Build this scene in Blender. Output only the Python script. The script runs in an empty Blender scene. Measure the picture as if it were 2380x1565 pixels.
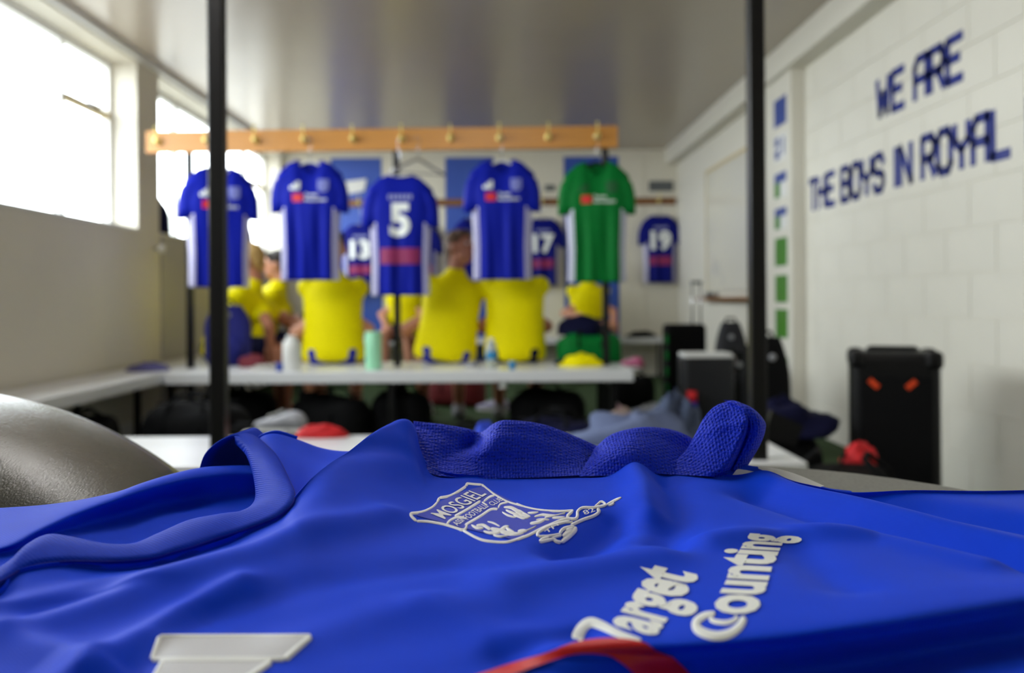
import bpy, bmesh, math, random
import numpy as np
from mathutils import Vector, Matrix
from mathutils.bvhtree import BVHTree
random.seed(7)
SC = bpy.context.scene
COL = SC.collection
PI = math.pi
# ------------------------------------------------------------------ camera
F = 2000.0; CX = 1160.0; CY = 695.0; ROLL = math.radians(0.4); H = 0.88
cs, sn = math.cos(ROLL), math.sin(ROLL)
cam = bpy.data.cameras.new('camera'); camo = bpy.data.objects.new('camera', cam); COL.objects.link(camo)
camo.location = (0, 0, H); camo.rotation_euler = (PI/2, ROLL, 0)
cam.sensor_width = 36.0; cam.lens = F/2380*36; cam.clip_start = 0.02; cam.clip_end = 200
cam.shift_x = (1190-CX)/2380; cam.shift_y = -(782.5-CY)/2380
cam.dof.use_dof = True; cam.dof.focus_distance = 0.40; cam.dof.aperture_fstop = 8.0
SC.camera = camo
# ------------------------------------------------------------------ sky, lights, exposure
w = bpy.data.worlds.new('overcast_sky'); SC.world = w; w.use_nodes = True
bg = w.node_tree.nodes['Background']; bg.inputs[0].default_value = (0.93, 0.97, 1.0, 1); bg.inputs[1].default_value = 9.0
def portal(name, y0, y1):
    l = bpy.data.lights.new(name, 'AREA'); l.shape = 'RECTANGLE'; l.size = y1-y0; l.size_y = 1.12
    l.cycles.is_portal = True
    o = bpy.data.objects.new(name, l); COL.objects.link(o); o.location = (-2.68, (y0+y1)/2, 1.94)
    o.rotation_euler = (PI/2, 0, -PI/2)
for n_, a_, b_ in (('portal_1', 0.6, 5.82), ('portal_2', 6.19, 9.63)): portal(n_, a_, b_)
SC.view_settings.view_transform = 'Standard'; SC.view_settings.look = 'None'
SC.view_settings.exposure = 0.50; SC.view_settings.gamma = 1.0; SC.view_settings.use_curve_mapping = False
SC.cycles.max_bounces = 10; SC.cycles.diffuse_bounces = 6; SC.cycles.sample_clamp_indirect = 6
try: SC.cycles.use_denoising = True
except Exception: pass

# ------------------------------------------------------------------ pixel -> world helpers (design-time measuring)
def ray(px, py):
    dx = px-CX; dv = CY-py
    return ((dx*cs+dv*sn)/F, (dv*cs-dx*sn)/F)
def at(px, py, Y):
    a, b = ray(px, py); return Vector((a*Y, Y, H+b*Y))
def onZ(px, py, Z):
    a, b = ray(px, py); Y = (Z-H)/b; return Vector((a*Y, Y, Z))
def X_(px, Y): return (px-CX)*Y/F
def Z_(py, Y, px=1160): return H+((CY-py)*cs-(px-CX)*sn)*Y/F

# ------------------------------------------------------------------ materials
def lin(c):
    return tuple(((v/255)/12.92 if v/255 <= 0.04045 else ((v/255+0.055)/1.055)**2.4) for v in c)
MATS = {}
def mk(name, col, rough=0.6, metal=0.0, spec=0.5, sheen=0.0, var=(0, 0), bump=None, wave=None, coat=0.0, stain=None, trans=0.0, holes=0):
    if name in MATS: return MATS[name]
    m = bpy.data.materials.new(name); m.use_nodes = True; nt = m.node_tree; N = nt.nodes; L = nt.links
    p = N['Principled BSDF']; c = (*lin(col), 1)
    p.inputs['Roughness'].default_value = rough; p.inputs['Metallic'].default_value = metal
    p.inputs['Specular IOR Level'].default_value = spec
    p.inputs['Sheen Weight'].default_value = sheen; p.inputs['Sheen Tint'].default_value = (0.30, 0.38, 1.0, 1); p.inputs['Sheen Roughness'].default_value = 0.35
    p.inputs['Coat Weight'].default_value = coat
    if trans: p.inputs['Transmission Weight'].default_value = trans
    tc = N.new('ShaderNodeTexCoord')
    sc_, am = var if var[0] else (8, 0.06)
    nz = N.new('ShaderNodeTexNoise'); nz.inputs['Scale'].default_value = sc_; nz.inputs['Detail'].default_value = 4
    L.new(tc.outputs['Object'], nz.inputs['Vector'])
    mx = N.new('ShaderNodeMix'); mx.data_type = 'RGBA'
    mx.inputs[6].default_value = tuple(v*(1-am) for v in c[:3])+(1,); mx.inputs[7].default_value = tuple(min(1, v*(1+am)) for v in c[:3])+(1,)
    L.new(nz.outputs['Fac'], mx.inputs[0]); out = mx.outputs[2]
    if wave:   # wood-like grain: (scale, distortion, second colour)
        wv = N.new('ShaderNodeTexWave'); wv.bands_direction = 'Z'; wv.inputs['Scale'].default_value = wave[0]
        wv.inputs['Distortion'].default_value = wave[1]; wv.inputs['Detail'].default_value = 3
        mp = N.new('ShaderNodeMapping'); mp.inputs['Scale'].default_value = (0.12, 1, 1)
        L.new(tc.outputs['Object'], mp.inputs[0]); L.new(mp.outputs[0], wv.inputs['Vector'])
        m2 = N.new('ShaderNodeMix'); m2.data_type = 'RGBA'; m2.inputs[7].default_value = (*lin(wave[2]), 1)
        L.new(wv.outputs['Fac'], m2.inputs[0]); L.new(out, m2.inputs[6]); out = m2.outputs[2]
    if stain:  # (scale, threshold, colour)
        n3 = N.new('ShaderNodeTexNoise'); n3.inputs['Scale'].default_value = stain[0]; n3.inputs['Detail'].default_value = 6
        L.new(tc.outputs['Object'], n3.inputs['Vector'])
        rp = N.new('ShaderNodeValToRGB'); rp.color_ramp.elements[0].position = stain[1]; rp.color_ramp.elements[1].position = min(1, stain[1]+0.18)
        L.new(n3.outputs['Fac'], rp.inputs[0])
        m3 = N.new('ShaderNodeMix'); m3.data_type = 'RGBA'; m3.inputs[7].default_value = (*lin(stain[2]), 1)
        L.new(rp.outputs[0], m3.inputs[0]); L.new(out, m3.inputs[6]); out = m3.outputs[2]
    if holes:
        vh = N.new('ShaderNodeTexVoronoi'); vh.inputs['Scale'].default_value = holes; vh.inputs['Randomness'].default_value = 0.35
        L.new(tc.outputs['Object'], vh.inputs['Vector'])
        rh = N.new('ShaderNodeValToRGB'); rh.color_ramp.elements[0].position = 0.16; rh.color_ramp.elements[1].position = 0.34
        rh.color_ramp.elements[0].color = (0.35, 0.35, 0.35, 1)
        L.new(vh.outputs['Distance'], rh.inputs[0])
        mh = N.new('ShaderNodeMix'); mh.data_type = 'RGBA'; mh.blend_type = 'MULTIPLY'; mh.inputs[0].default_value = 1.0
        L.new(out, mh.inputs[6]); L.new(rh.outputs[0], mh.inputs[7]); out = mh.outputs[2]
    L.new(out, p.inputs['Base Color'])
    if bump:   # (kind, scale, strength, distance)
        if bump[0] == 'noise':
            b = N.new('ShaderNodeTexNoise'); b.inputs['Scale'].default_value = bump[1]; b.inputs['Detail'].default_value = 5; o_ = b.outputs['Fac']
        elif bump[0] == 'knit':
            b = N.new('ShaderNodeTexWave'); b.inputs['Scale'].default_value = bump[1]; b.inputs['Distortion'].default_value = 0.6; b.bands_direction = 'DIAGONAL'; o_ = b.outputs['Fac']
        elif bump[0] == 'leather':
            b = N.new('ShaderNodeTexNoise'); b.inputs['Scale'].default_value = bump[1]; b.inputs['Detail'].default_value = 3; o_ = b.outputs['Fac']
        elif bump[0] == 'mesh':
            b = N.new('ShaderNodeTexVoronoi'); b.inputs['Scale'].default_value = bump[1]; b.inputs['Randomness'].default_value = 0.35; o_ = b.outputs['Distance']
        else:
            b = N.new('ShaderNodeTexVoronoi'); b.inputs['Scale'].default_value = bump[1]; b.feature = 'DISTANCE_TO_EDGE'; o_ = b.outputs['Distance']
        if bump[0] == 'leather':
            ml = N.new('ShaderNodeMapping'); ml.inputs['Rotation'].default_value = (0.4, 0.3, 0.5); ml.inputs['Scale'].default_value = (1.0, 0.22, 1.0)
            L.new(tc.outputs['Object'], ml.inputs[0]); L.new(ml.outputs[0], b.inputs['Vector'])
        else: L.new(tc.outputs['Object'], b.inputs['Vector'])
        bp = N.new('ShaderNodeBump'); bp.inputs['Strength'].default_value = bump[2]; bp.inputs['Distance'].default_value = bump[3]
        L.new(o_, bp.inputs['Height']); L.new(bp.outputs[0], p.inputs['Normal'])
    MATS[name] = m; return m
def glass_mat():
    m = bpy.data.materials.new('window_glass'); m.use_nodes = True; nt = m.node_tree; N = nt.nodes; L = nt.links
    N.remove(N['Principled BSDF'])
    t = N.new('ShaderNodeBsdfTransparent'); t.inputs[0].default_value = (0.95, 0.97, 0.97, 1)
    g = N.new('ShaderNodeBsdfGlossy'); g.inputs['Roughness'].default_value = 0.03
    mx = N.new('ShaderNodeMixShader'); mx.inputs[0].default_value = 0.06
    L.new(t.outputs[0], mx.inputs[1]); L.new(g.outputs[0], mx.inputs[2]); L.new(mx.outputs[0], N['Material Output'].inputs[0]); return m
def lamp_mat(name, col, s):
    m = bpy.data.materials.new(name); m.use_nodes = True; N = m.node_tree.nodes
    p = N['Principled BSDF']; p.inputs['Emission Color'].default_value = (*col, 1); p.inputs['Emission Strength'].default_value = s; return m
WALL = mk('cream_wall_paint', (222, 217, 202), 0.45, var=(3, 0.03), bump=('noise', 90, 0.08, 0.002))
WALLR = mk('block_wall_paint', (224, 220, 208), 0.5, var=(5, 0.04), bump=('noise', 60, 0.2, 0.003))
WALLL = mk('sill_wall_paint', (218, 213, 200), 0.6, spec=0.15, var=(3, 0.04), bump=('noise', 70, 0.1, 0.002))
WHITE = mk('white_gloss_paint', (232, 232, 230), 0.35, var=(4, 0.02))
PBLUE = mk('blue_panel_paint', (48, 84, 178), 0.45, var=(4, 0.05))
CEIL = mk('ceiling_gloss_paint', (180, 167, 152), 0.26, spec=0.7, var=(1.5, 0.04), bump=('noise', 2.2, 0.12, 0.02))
SIDEW = mk('side_stripe_white', (214, 210, 236), 0.6, spec=0.15)
FLOOR = mk('green_turf_floor', (38, 64, 18), 0.9, var=(30, 0.3), bump=('noise', 400, 0.6, 0.006))
GROUND = mk('outside_paving', (120, 118, 112), 0.9, var=(2, 0.1))
GLASS = glass_mat()
POST = mk('black_steel_paint', (7, 6, 8), 0.38, spec=0.35, var=(20, 0.1))
LAMI = mk('white_laminate', (228, 229, 232), 0.3, var=(3, 0.02))
WOOD = mk('varnished_pine', (208, 146, 66), 0.36, coat=0.0, var=(3, 0.1), wave=(14, 4, (190, 126, 52)))
WOODD = mk('brown_wood', (140, 92, 44), 0.4, var=(3, 0.1), wave=(14, 4, (110, 68, 30)))
BRASS = mk('brass', (240, 222, 140), 0.3, metal=1.0, var=(20, 0.05))
STEEL = mk('bright_steel', (190, 190, 195), 0.25, metal=1.0, var=(20, 0.05))
RBLUE = mk('royal_blue_knit', (10, 64, 218), 0.6, spec=0.06, sheen=0.10, var=(60, 0.06), bump=('knit', 420, 0.14, 0.0004))
RMESH = mk('royal_blue_mesh', (8, 46, 200), 0.55, spec=0.15, var=(60, 0.08), bump=('mesh', 620, 0.9, 0.0011), holes=620)
RRIB = mk('royal_blue_rib', (6, 52, 186), 0.65, spec=0.06, var=(60, 0.06), bump=('knit', 300, 0.3, 0.0006))
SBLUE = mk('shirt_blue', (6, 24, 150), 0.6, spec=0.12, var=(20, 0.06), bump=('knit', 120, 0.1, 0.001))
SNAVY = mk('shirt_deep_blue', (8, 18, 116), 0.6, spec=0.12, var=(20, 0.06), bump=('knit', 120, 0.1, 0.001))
SGREEN = mk('shirt_green', (0, 108, 42), 0.6, spec=0.12, var=(20, 0.06), bump=('knit', 120, 0.1, 0.001))
YELLOW = mk('yellow_jersey', (240, 226, 0), 0.6, spec=0.1, var=(20, 0.04), bump=('knit', 120, 0.1, 0.001))
NAVY = mk('navy_cloth', (10, 12, 46), 0.8, spec=0.15, var=(15, 0.15), bump=('noise', 60, 0.3, 0.004))
BLACK = mk('black_cloth', (7, 7, 9), 0.8, spec=0.15, var=(15, 0.2), bump=('noise', 60, 0.3, 0.004))
BLACKP = mk('black_plastic', (5, 5, 7), 0.42, spec=0.3, var=(15, 0.2), bump=('noise', 300, 0.15, 0.001))
GRILLE = mk('black_grille', (2, 2, 4), 0.6, spec=0.15, var=(15, 0.2), bump=('mesh', 160, 0.8, 0.002))
DENIM = mk('faded_denim', (92, 104, 138), 0.85, var=(12, 0.2), bump=('noise', 90, 0.4, 0.004))
RED = mk('red_cloth', (200, 14, 26), 0.7, var=(15, 0.1), bump=('noise', 60, 0.3, 0.003))
REDP = mk('red_print', (206, 12, 20), 0.45, var=(15, 0.05))
ORANGE = mk('orange_accent', (216, 66, 20), 0.4, var=(15, 0.05))
PRINT = mk('white_print', (240, 243, 240), 0.5, var=(30, 0.03))
PRINTG = mk('grey_white_print', (200, 201, 204), 0.55, var=(30, 0.03))
THREAD = mk('white_thread', (242, 242, 244), 0.6, var=(200, 0.08), bump=('noise', 900, 0.6, 0.0005))
MINT = mk('mint_plastic', (160, 226, 186), 0.35, var=(8, 0.03))
BOTW = mk('white_plastic', (226, 226, 222), 0.35, var=(8, 0.03))
CLEAR = mk('clear_plastic', (220, 230, 236), 0.15, var=(8, 0.02), trans=0.6)
CYAN = mk('blue_label', (20, 130, 190), 0.4, var=(8, 0.03))
BLUEP = mk('blue_plastic', (30, 60, 160), 0.4, var=(8, 0.03))
PINK = mk('pink_shoe', (190, 90, 130), 0.5, var=(8, 0.08))
GREY = mk('grey_shoe', (150, 150, 156), 0.6, var=(8, 0.08))
VINYL = mk('charcoal_vinyl', (86, 84, 76), 0.36, spec=0.5, var=(40, 0.08), bump=('vor', 320, 0.35, 0.0012))
LETTER = mk('blue_vinyl_letter', (40, 54, 134), 0.25, var=(8, 0.04))
PAPER = mk('white_paper', (226, 226, 224), 0.7, var=(8, 0.02))
LEAFG = mk('green_poster_print', (64, 130, 22), 0.45, var=(2.5, 0.25))
POSTB = mk('blue_poster_print', (52, 74, 150), 0.45, var=(2.5, 0.15))
BOARD = mk('whiteboard_face', (222, 218, 204), 0.2, var=(3, 0.02), stain=(2.6, 0.6, (190, 190, 188)))
TAN = mk('beige_trim', (200, 182, 140), 0.6, var=(4, 0.08))
GREYP = mk('dark_grey_plate', (92, 96, 98), 0.5, var=(6, 0.1))
SKINS = [mk('skin_fair', (206, 146, 118), 0.55, var=(12, 0.05)), mk('skin_tan', (176, 116, 88), 0.55, var=(12, 0.05)), mk('skin_brown', (128, 82, 62), 0.55, var=(12, 0.05))]
HAIRB = mk('blond_hair', (196, 160, 96), 0.6, var=(60, 0.2), bump=('knit', 90, 0.5, 0.003))
HAIRD = mk('dark_hair', (34, 24, 18), 0.55, var=(60, 0.2), bump=('knit', 90, 0.5, 0.003))
HAIRM = mk('brown_hair', (86, 58, 34), 0.55, var=(60, 0.2), bump=('knit', 90, 0.5, 0.003))
EYE = mk('eye_white', (220, 216, 210), 0.2)
LAMP = lamp_mat('fluorescent_tube', (1.0, 0.97, 0.94), 66.0)

# ------------------------------------------------------------------ mesh building helpers
class MB:
    def __init__(s): s.v = []; s.f = []; s.m = []
    def add(s, vs, fs, mi=0):
        o = len(s.v); s.v += [tuple(v) for v in vs]; s.f += [tuple(i+o for i in f) for f in fs]; s.m += [mi]*len(fs); return s
    def box(s, x0, x1, y0, y1, z0, z1, mi=0):
        return s.add([(x0,y0,z0),(x1,y0,z0),(x1,y1,z0),(x0,y1,z0),(x0,y0,z1),(x1,y0,z1),(x1,y1,z1),(x0,y1,z1)],
                     [(0,3,2,1),(4,5,6,7),(0,1,5,4),(1,2,6,5),(2,3,7,6),(3,0,4,7)], mi)
    def grid(s, P, mi=0, mf=None, close=False):
        n = len(P); k = len(P[0]); o = len(s.v)
        for r in P: s.v += [tuple(p) for p in r]
        for i in range(n-1):
            for j in range(k if close else k-1):
                j2 = (j+1) % k
                s.f.append((o+i*k+j, o+i*k+j2, o+(i+1)*k+j2, o+(i+1)*k+j)); s.m.append(mf(i, j) if mf else mi)
        return s
    def cap(s, ring, mi=0, flip=False):
        o = len(s.v); s.v += [tuple(p) for p in ring]; f = tuple(range(o, o+len(ring)))
        s.f.append(f[::-1] if flip else f); s.m.append(mi); return s
    def tube(s, pts, rad, n=10, mi=0, caps=True):
        pts = [Vector(p) for p in pts]; rad = rad if isinstance(rad, (list, tuple)) else [rad]*len(pts)
        rings = []; up = Vector((0, 0, 1))
        for i, p in enumerate(pts):
            t = (pts[min(i+1, len(pts)-1)]-pts[max(i-1, 0)]).normalized()
            a = t.cross(up)
            if a.length < 1e-3: a = t.cross(Vector((0, 1, 0)))
            a.normalize(); b = t.cross(a)
            rings.append([p+a*rad[i]*math.cos(q*2*PI/n)+b*rad[i]*math.sin(q*2*PI/n) for q in range(n)])
        s.grid(rings, mi, close=True)
        if caps: s.cap(rings[0], mi); s.cap(rings[-1], mi, True)
        return s
    def lathe(s, prof, c=(0, 0, 0), n=20, mi=0):
        rings = [[(c[0]+r*math.cos(q*2*PI/n), c[1]+r*math.sin(q*2*PI/n), c[2]+z) for q in range(n)] for r, z in prof]
        s.grid(rings, mi, close=True); s.cap(rings[0], mi, True); s.cap(rings[-1], mi); return s
    def ell(s, c, r, R=None, nu=16, nv=10, mi=0):
        rows = []
        for i in range(nv+1):
            th = PI*(0.02+0.96*i/nv); row = []
            for j in range(nu):
                ph = 2*PI*j/nu; p = Vector((r[0]*math.sin(th)*math.cos(ph), r[1]*math.sin(th)*math.sin(ph), r[2]*math.cos(th)))
                if R: p = R @ p
                row.append(p+Vector(c))
            rows.append(row)
        s.grid(rows, mi, close=True); s.cap(rows[0], mi, True); s.cap(rows[-1], mi); return s
    def caps_(s, p, q, r1, r2, n=12, mi=0):
        p = Vector(p); q = Vector(q); d = (q-p); L = d.length; d = d.normalized() if L > 1e-6 else Vector((0, 0, 1))
        pts = []; rad = []
        for k in range(5):
            a = PI/2*(k+0.15)/5; pts.append(p-d*r1*math.cos(a)); rad.append(r1*math.sin(a))
        pts += [p, q]; rad += [r1, r2]
        for k in range(4, -1, -1):
            a = PI/2*(k+0.15)/5; pts.append(q+d*r2*math.cos(a)); rad.append(r2*math.sin(a))
        return s.tube(pts, rad, n, mi)
    def mesh(s, name, mats, org=(0, 0, 0), smooth=True):
        me = bpy.data.meshes.new(name); ox, oy, oz = org
        me.from_pydata([(x-ox, y-oy, z-oz) for x, y, z in s.v], [], s.f)
        for m in (mats if isinstance(mats, (list, tuple)) else [mats]): me.materials.append(m)
        me.polygons.foreach_set('material_index', s.m)
        bm = bmesh.new(); bm.from_mesh(me); bmesh.ops.remove_doubles(bm, verts=bm.verts, dist=1e-6); bmesh.ops.recalc_face_normals(bm, faces=bm.faces)
        bm.to_mesh(me); bm.free()
        if smooth: me.polygons.foreach_set('use_smooth', [True]*len(me.polygons))
        me.update(); return me
def worg(o):
    v = Vector((0, 0, 0))
    while o: v += o.location; o = o.parent
    return v
def link(name, me, parent=None, loc=(0, 0, 0)):
    o = bpy.data.objects.new(name, me); COL.objects.link(o); o.location = loc
    if parent: o.parent = parent
    return o
def obj(name, mb, mats, parent=None, smooth=False, solid=0, bev=0, loc=None):
    org = worg(parent) if parent else (Vector(loc) if loc else Vector((0, 0, 0)))
    me = mb.mesh(name, mats, org, smooth)
    o = link(name, me, parent, (0, 0, 0) if parent else org)
    if solid:
        s = o.modifiers.new('solid', 'SOLIDIFY'); s.thickness = solid; s.offset = -1
    if bev:
        b = o.modifiers.new('bevel', 'BEVEL'); b.width = bev; b.segments = 2; b.limit_method = 'ANGLE'
    return o
def bb(x0, x1, y0, y1, z0, z1): return MB().box(x0, x1, y0, y1, z0, z1)
def tag(o, label=None, cat=None, group=None, kind=None):
    if label: o['label'] = label
    if cat: o['category'] = cat
    if group: o['group'] = group
    if kind: o['kind'] = kind
    return o
def thing(name, label, cat, loc=(0, 0, 0), group=None, rz=0):
    o = bpy.data.objects.new(name, None); COL.objects.link(o); o.location = loc; o.rotation_euler = (0, 0, rz); o.empty_display_size = 0.1
    return tag(o, label, cat, group)
def struct(name, mb, mats, parent=None, smooth=False, bev=0):
    o = obj(name, mb, mats, parent, smooth, bev=bev)
    if not parent: o['kind'] = 'structure'
    return o
def kids(o): return list(o.children)
def dup(root, loc=None, rz=None, label=None, group=None):
    def rec(o, par):
        c = o.copy(); COL.objects.link(c)
        if par: c.parent = par
        for k in kids(o): rec(k, c)
        return c
    r = rec(root, None)
    if loc is not None: r.location = loc
    if rz is not None: r.rotation_euler = (0, 0, rz)
    if label: r['label'] = label
    if group: r['group'] = group
    return r
def crom(pts, n):
    """dense Catmull-Rom through pts (list of Vectors), n samples"""
    P = [Vector(p) for p in pts]; k = len(P)-1; out = []
    for i in range(n):
        t = i/(n-1)*k; a = min(int(t), k-1); t -= a
        p0 = P[max(a-1, 0)]; p1 = P[a]; p2 = P[a+1]; p3 = P[min(a+2, k)]
        out.append(0.5*((2*p1)+(p2-p0)*t+(2*p0-5*p1+4*p2-p3)*t*t+(3*p1-p0-3*p2+p3)*t*t*t))
    return out
def heap(c, r, seed, nu=26, nv=14, amp=0.25):
    """crumpled cloth lump resting on its base"""
    rnd = random.Random(seed); ks = [(rnd.uniform(2, 6), rnd.uniform(0, 6), rnd.uniform(1, 4), rnd.uniform(0, 6)) for _ in range(5)]
    rows = []
    for i in range(nv+1):
        th = PI*0.5*(0.02+0.98*i/nv); row = []
        for j in range(nu):
            ph = 2*PI*j/nu; k = 1+amp*sum(math.sin(round(a)*ph+b+d*th)*math.cos(e_*th+b) for a, b, d, e_ in ks)/3
            row.append((c[0]+r[0]*math.sin(th)*math.cos(ph)*k, c[1]+r[1]*math.sin(th)*math.sin(ph)*k, c[2]+max(0.0, r[2]*math.cos(th)*k)))
        rows.append(row)
    mb = MB(); mb.grid(rows, close=True); mb.cap(rows[0]); mb.cap(rows[-1], 0, True); return mb
def text2d(s, size=1.0, off=0.0, maxlen=0.06, shear=0.0):
    cu = bpy.data.curves.new('t', 'FONT'); cu.body = s; cu.size = size; cu.offset = off; cu.shear = shear; cu.resolution_u = 3
    o = bpy.data.objects.new('t', cu); COL.objects.link(o)
    dg = bpy.context.evaluated_depsgraph_get(); dg.update()
    me = bpy.data.meshes.new_from_object(o.evaluated_get(dg))
    bm = bmesh.new(); bm.from_mesh(me); bmesh.ops.remove_doubles(bm, verts=bm.verts, dist=1e-5); bmesh.ops.triangulate(bm, faces=bm.faces)
    for _ in range(5):
        es = [e for e in bm.edges if e.calc_length() > maxlen]
        if not es: break
        bmesh.ops.subdivide_edges(bm, edges=es, cuts=1); bmesh.ops.triangulate(bm, faces=bm.faces)
    bm.verts.ensure_lookup_table()
    vs = [(v.co.x, v.co.y) for v in bm.verts]; fs = [tuple(v.index for v in f.verts) for f in bm.faces]
    bm.free(); bpy.data.objects.remove(o); bpy.data.curves.remove(cu); bpy.data.meshes.remove(me)
    return vs, fs
# ================================================================== the room
XL, XR, YF, YB, ZC = -2.44, 2.02, 9.75, -2.2, 2.56
struct('floor', MB().box(XL-0.25, XR+0.2, YB-0.2, YF+0.2, -0.1, 0), FLOOR)
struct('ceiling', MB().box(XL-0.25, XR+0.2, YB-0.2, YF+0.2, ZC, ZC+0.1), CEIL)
struct('wall_back', MB().box(XL-0.25, XR+0.2, YB-0.2, YB, 0, ZC), WALL)
struct('ground_outside', MB().box(-30, XL-0.3, -20, 30, -0.3, -0.2), GROUND)
# left wall with its windows, the first lengthened out of view for more light
wl = MB(); SILL = 1.36; LIN = 2.5
WINS = [(0.6, 5.82), (6.19, 9.63)]
wl.box(XL-0.25, XL, YB, YF, 0, SILL); wl.box(XL-0.25, XL, YB, YF, LIN, ZC)
for a, b in ((YB, 0.6), (5.82, 6.19), (9.63, YF)): wl.box(XL-0.25, XL, a, b, SILL, LIN)
wl = struct('wall_left', wl, WALLL)
obj('panel', MB().box(XL, XL+0.012, 6.2, 9.74, 0.09, SILL-0.01), mk('grey_wall_section', (178, 175, 172), 0.6, spec=0.15, var=(3, 0.04)), wl, bev=0.003)  # thin grey sheet, darker than the wall, below the far window
struct('trim_1', MB().box(XL, XL+0.035, YB, YF, 2.515, ZC), WHITE)
def window(n, y0, y1, mull, trans):
    wn = tag(thing('window_%d' % n, None, None, (XL-0.19, (y0+y1)/2, SILL)), kind='structure')
    xg = XL-0.19; t = 0.022
    fr = MB(); fr.box(xg-0.03, xg+0.02, y0, y0+0.045, SILL, LIN); fr.box(xg-0.03, xg+0.02, y1-0.045, y1, SILL, LIN)
    fr.box(xg-0.03, xg+0.02, y0+0.045, y1-0.045, LIN-0.045, LIN); fr.box(xg-0.03, xg+0.02, y0+0.045, y1-0.045, SILL, SILL+0.05)
    obj('window_frame', fr, WHITE, wn)
    obj('window_sill', MB().box(xg+0.02, XL+0.012, y0+0.002, y1-0.002, SILL-0.002, SILL+0.012), WHITE, wn)
    ed = [y0+0.045]+list(mull)+[y1-0.045]
    for m in mull: obj('mullion', MB().box(xg-0.03, xg+0.02, m-t, m+t, SILL+0.05, LIN-0.045), WHITE, wn)
    for i in range(len(ed)-1):
        a = ed[i]+(t if i else 0); b = ed[i+1]-(t if i < len(ed)-2 else 0)
        if i in trans:
            obj('transom', MB().box(xg-0.02, xg+0.03, a, b, 2.105, 2.145), TAN, wn)
            st = MB(); st.box(xg+0.03, xg+0.045, (a+b)/2-0.02, (a+b)/2+0.14, 2.14, 2.155); st.box(xg+0.03, xg+0.05, (a+b)/2-0.02, (a+b)/2, 2.11, 2.15)
            obj('window_stay', st, STEEL, wn)
            obj('pane', MB().box(xg-0.008, xg-0.004, a, b, SILL+0.05, 2.105), GLASS, wn); obj('pane', MB().box(xg-0.008, xg-0.004, a, b, 2.145, LIN-0.045), GLASS, wn)
        else: obj('pane', MB().box(xg-0.008, xg-0.004, a, b, SILL+0.05, LIN-0.045), GLASS, wn)
window(1, 0.6, 5.82, (1.9, 3.4, 5.16), (0, 3)); window(2, 6.19, 9.63, (6.98, 8.9), (2,))
# far wall: vertical painted panels
wf = struct('wall_far', MB().box(XL-0.25, XR+0.2, YF, YF+0.2, 0, ZC), WALL)
bx = [-2.4375, -1.90, -1.316, -0.60, -0.05, 0.741, 1.365, 1.66, 2.02]; blue = {1, 3, 5}
for i in range(8):
    m = PBLUE if i in blue else WALL
    obj('panel', MB().box(bx[i]+0.004, bx[i+1]-0.004, YF-0.012, YF, 0.0, 2.485), m, wf, bev=0.003)
# right wall: painted blocks, pilaster, boxed cornice
wr = MB(); wr.box(XR, XR+0.2, YB, YF, 0, ZC); wr = struct('wall_right', wr, WALLR)
pil = struct('trim_2', MB().box(1.93, XR, 5.66, 6.45, 0, ZC-0.18), WALLR)
struct('trim_3', MB().box(1.885, XR, YB, YF, ZC-0.18, ZC), WALLR)
BW, BH = 0.395, 0.195
bmesh_block = MB().box(-0.006, 0, 0.0025, BW-0.0025, 0.0025, BH-0.0025).mesh('block', WALLR, (0, 0, 0), False)
for r in range(12):
    y = 5.655-BW if r % 2 == 0 else 5.655-BW*0.5-BW
    if r % 2: obj('block', MB().box(XR-0.006, XR, 5.655-BW/2+0.0025, 5.6525, r*BH+0.0025, (r+1)*BH-0.0025), WALLR, wr)
    while y > 1.9:
        link('block', bmesh_block, wr, (XR, y, r*BH)); y -= BW
struct('baseboard_left', MB().box(XL, XL+0.015, YB, YF, 0, 0.09), WHITE)
# painted slogan on the right wall (stroke letters)
GL = {'W': ([(0,1),(0.2,0),(0.5,0.62),(0.8,0),(1,1)],), 'E': ([(1,1),(0,1),(0,0),(1,0)],[(0,0.52),(0.8,0.52)]), 'A': ([(0,0),(0,0.8),(0.25,1),(1,1),(1,0)],[(0,0.45),(1,0.45)]),
      'R': ([(0,0),(0,1),(0.8,1),(1,0.82),(1,0.62),(0.8,0.46),(0,0.46)],[(0.55,0.46),(1,0)]), 'T': ([(0,1),(1,1)],[(0.5,1),(0.5,0)]), 'H': ([(0,0),(0,1)],[(1,0),(1,1)],[(0,0.5),(1,0.5)]),
      'B': ([(0,0),(0,1),(0.8,1),(1,0.84),(1,0.66),(0.8,0.52),(1,0.38),(1,0.16),(0.8,0),(0,0)],[(0,0.52),(0.8,0.52)]), 'O': ([(0.2,0),(0,0.18),(0,0.82),(0.2,1),(0.8,1),(1,0.82),(1,0.18),(0.8,0),(0.2,0)],),
      'Y': ([(0,1),(0,0.62),(0.5,0.42),(0.5,0)],[(1,1),(1,0.62),(0.5,0.42)]), 'S': ([(1,0.8),(0.8,1),(0.2,1),(0,0.82),(0,0.62),(0.2,0.52),(0.8,0.48),(1,0.38),(1,0.18),(0.8,0),(0.2,0),(0,0.18)],),
      'I': ([(0.5,0),(0.5,1)],), 'N': ([(0,0),(0,1),(1,0),(1,1)],), 'L': ([(0,1),(0,0),(1,0)],)}
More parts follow.
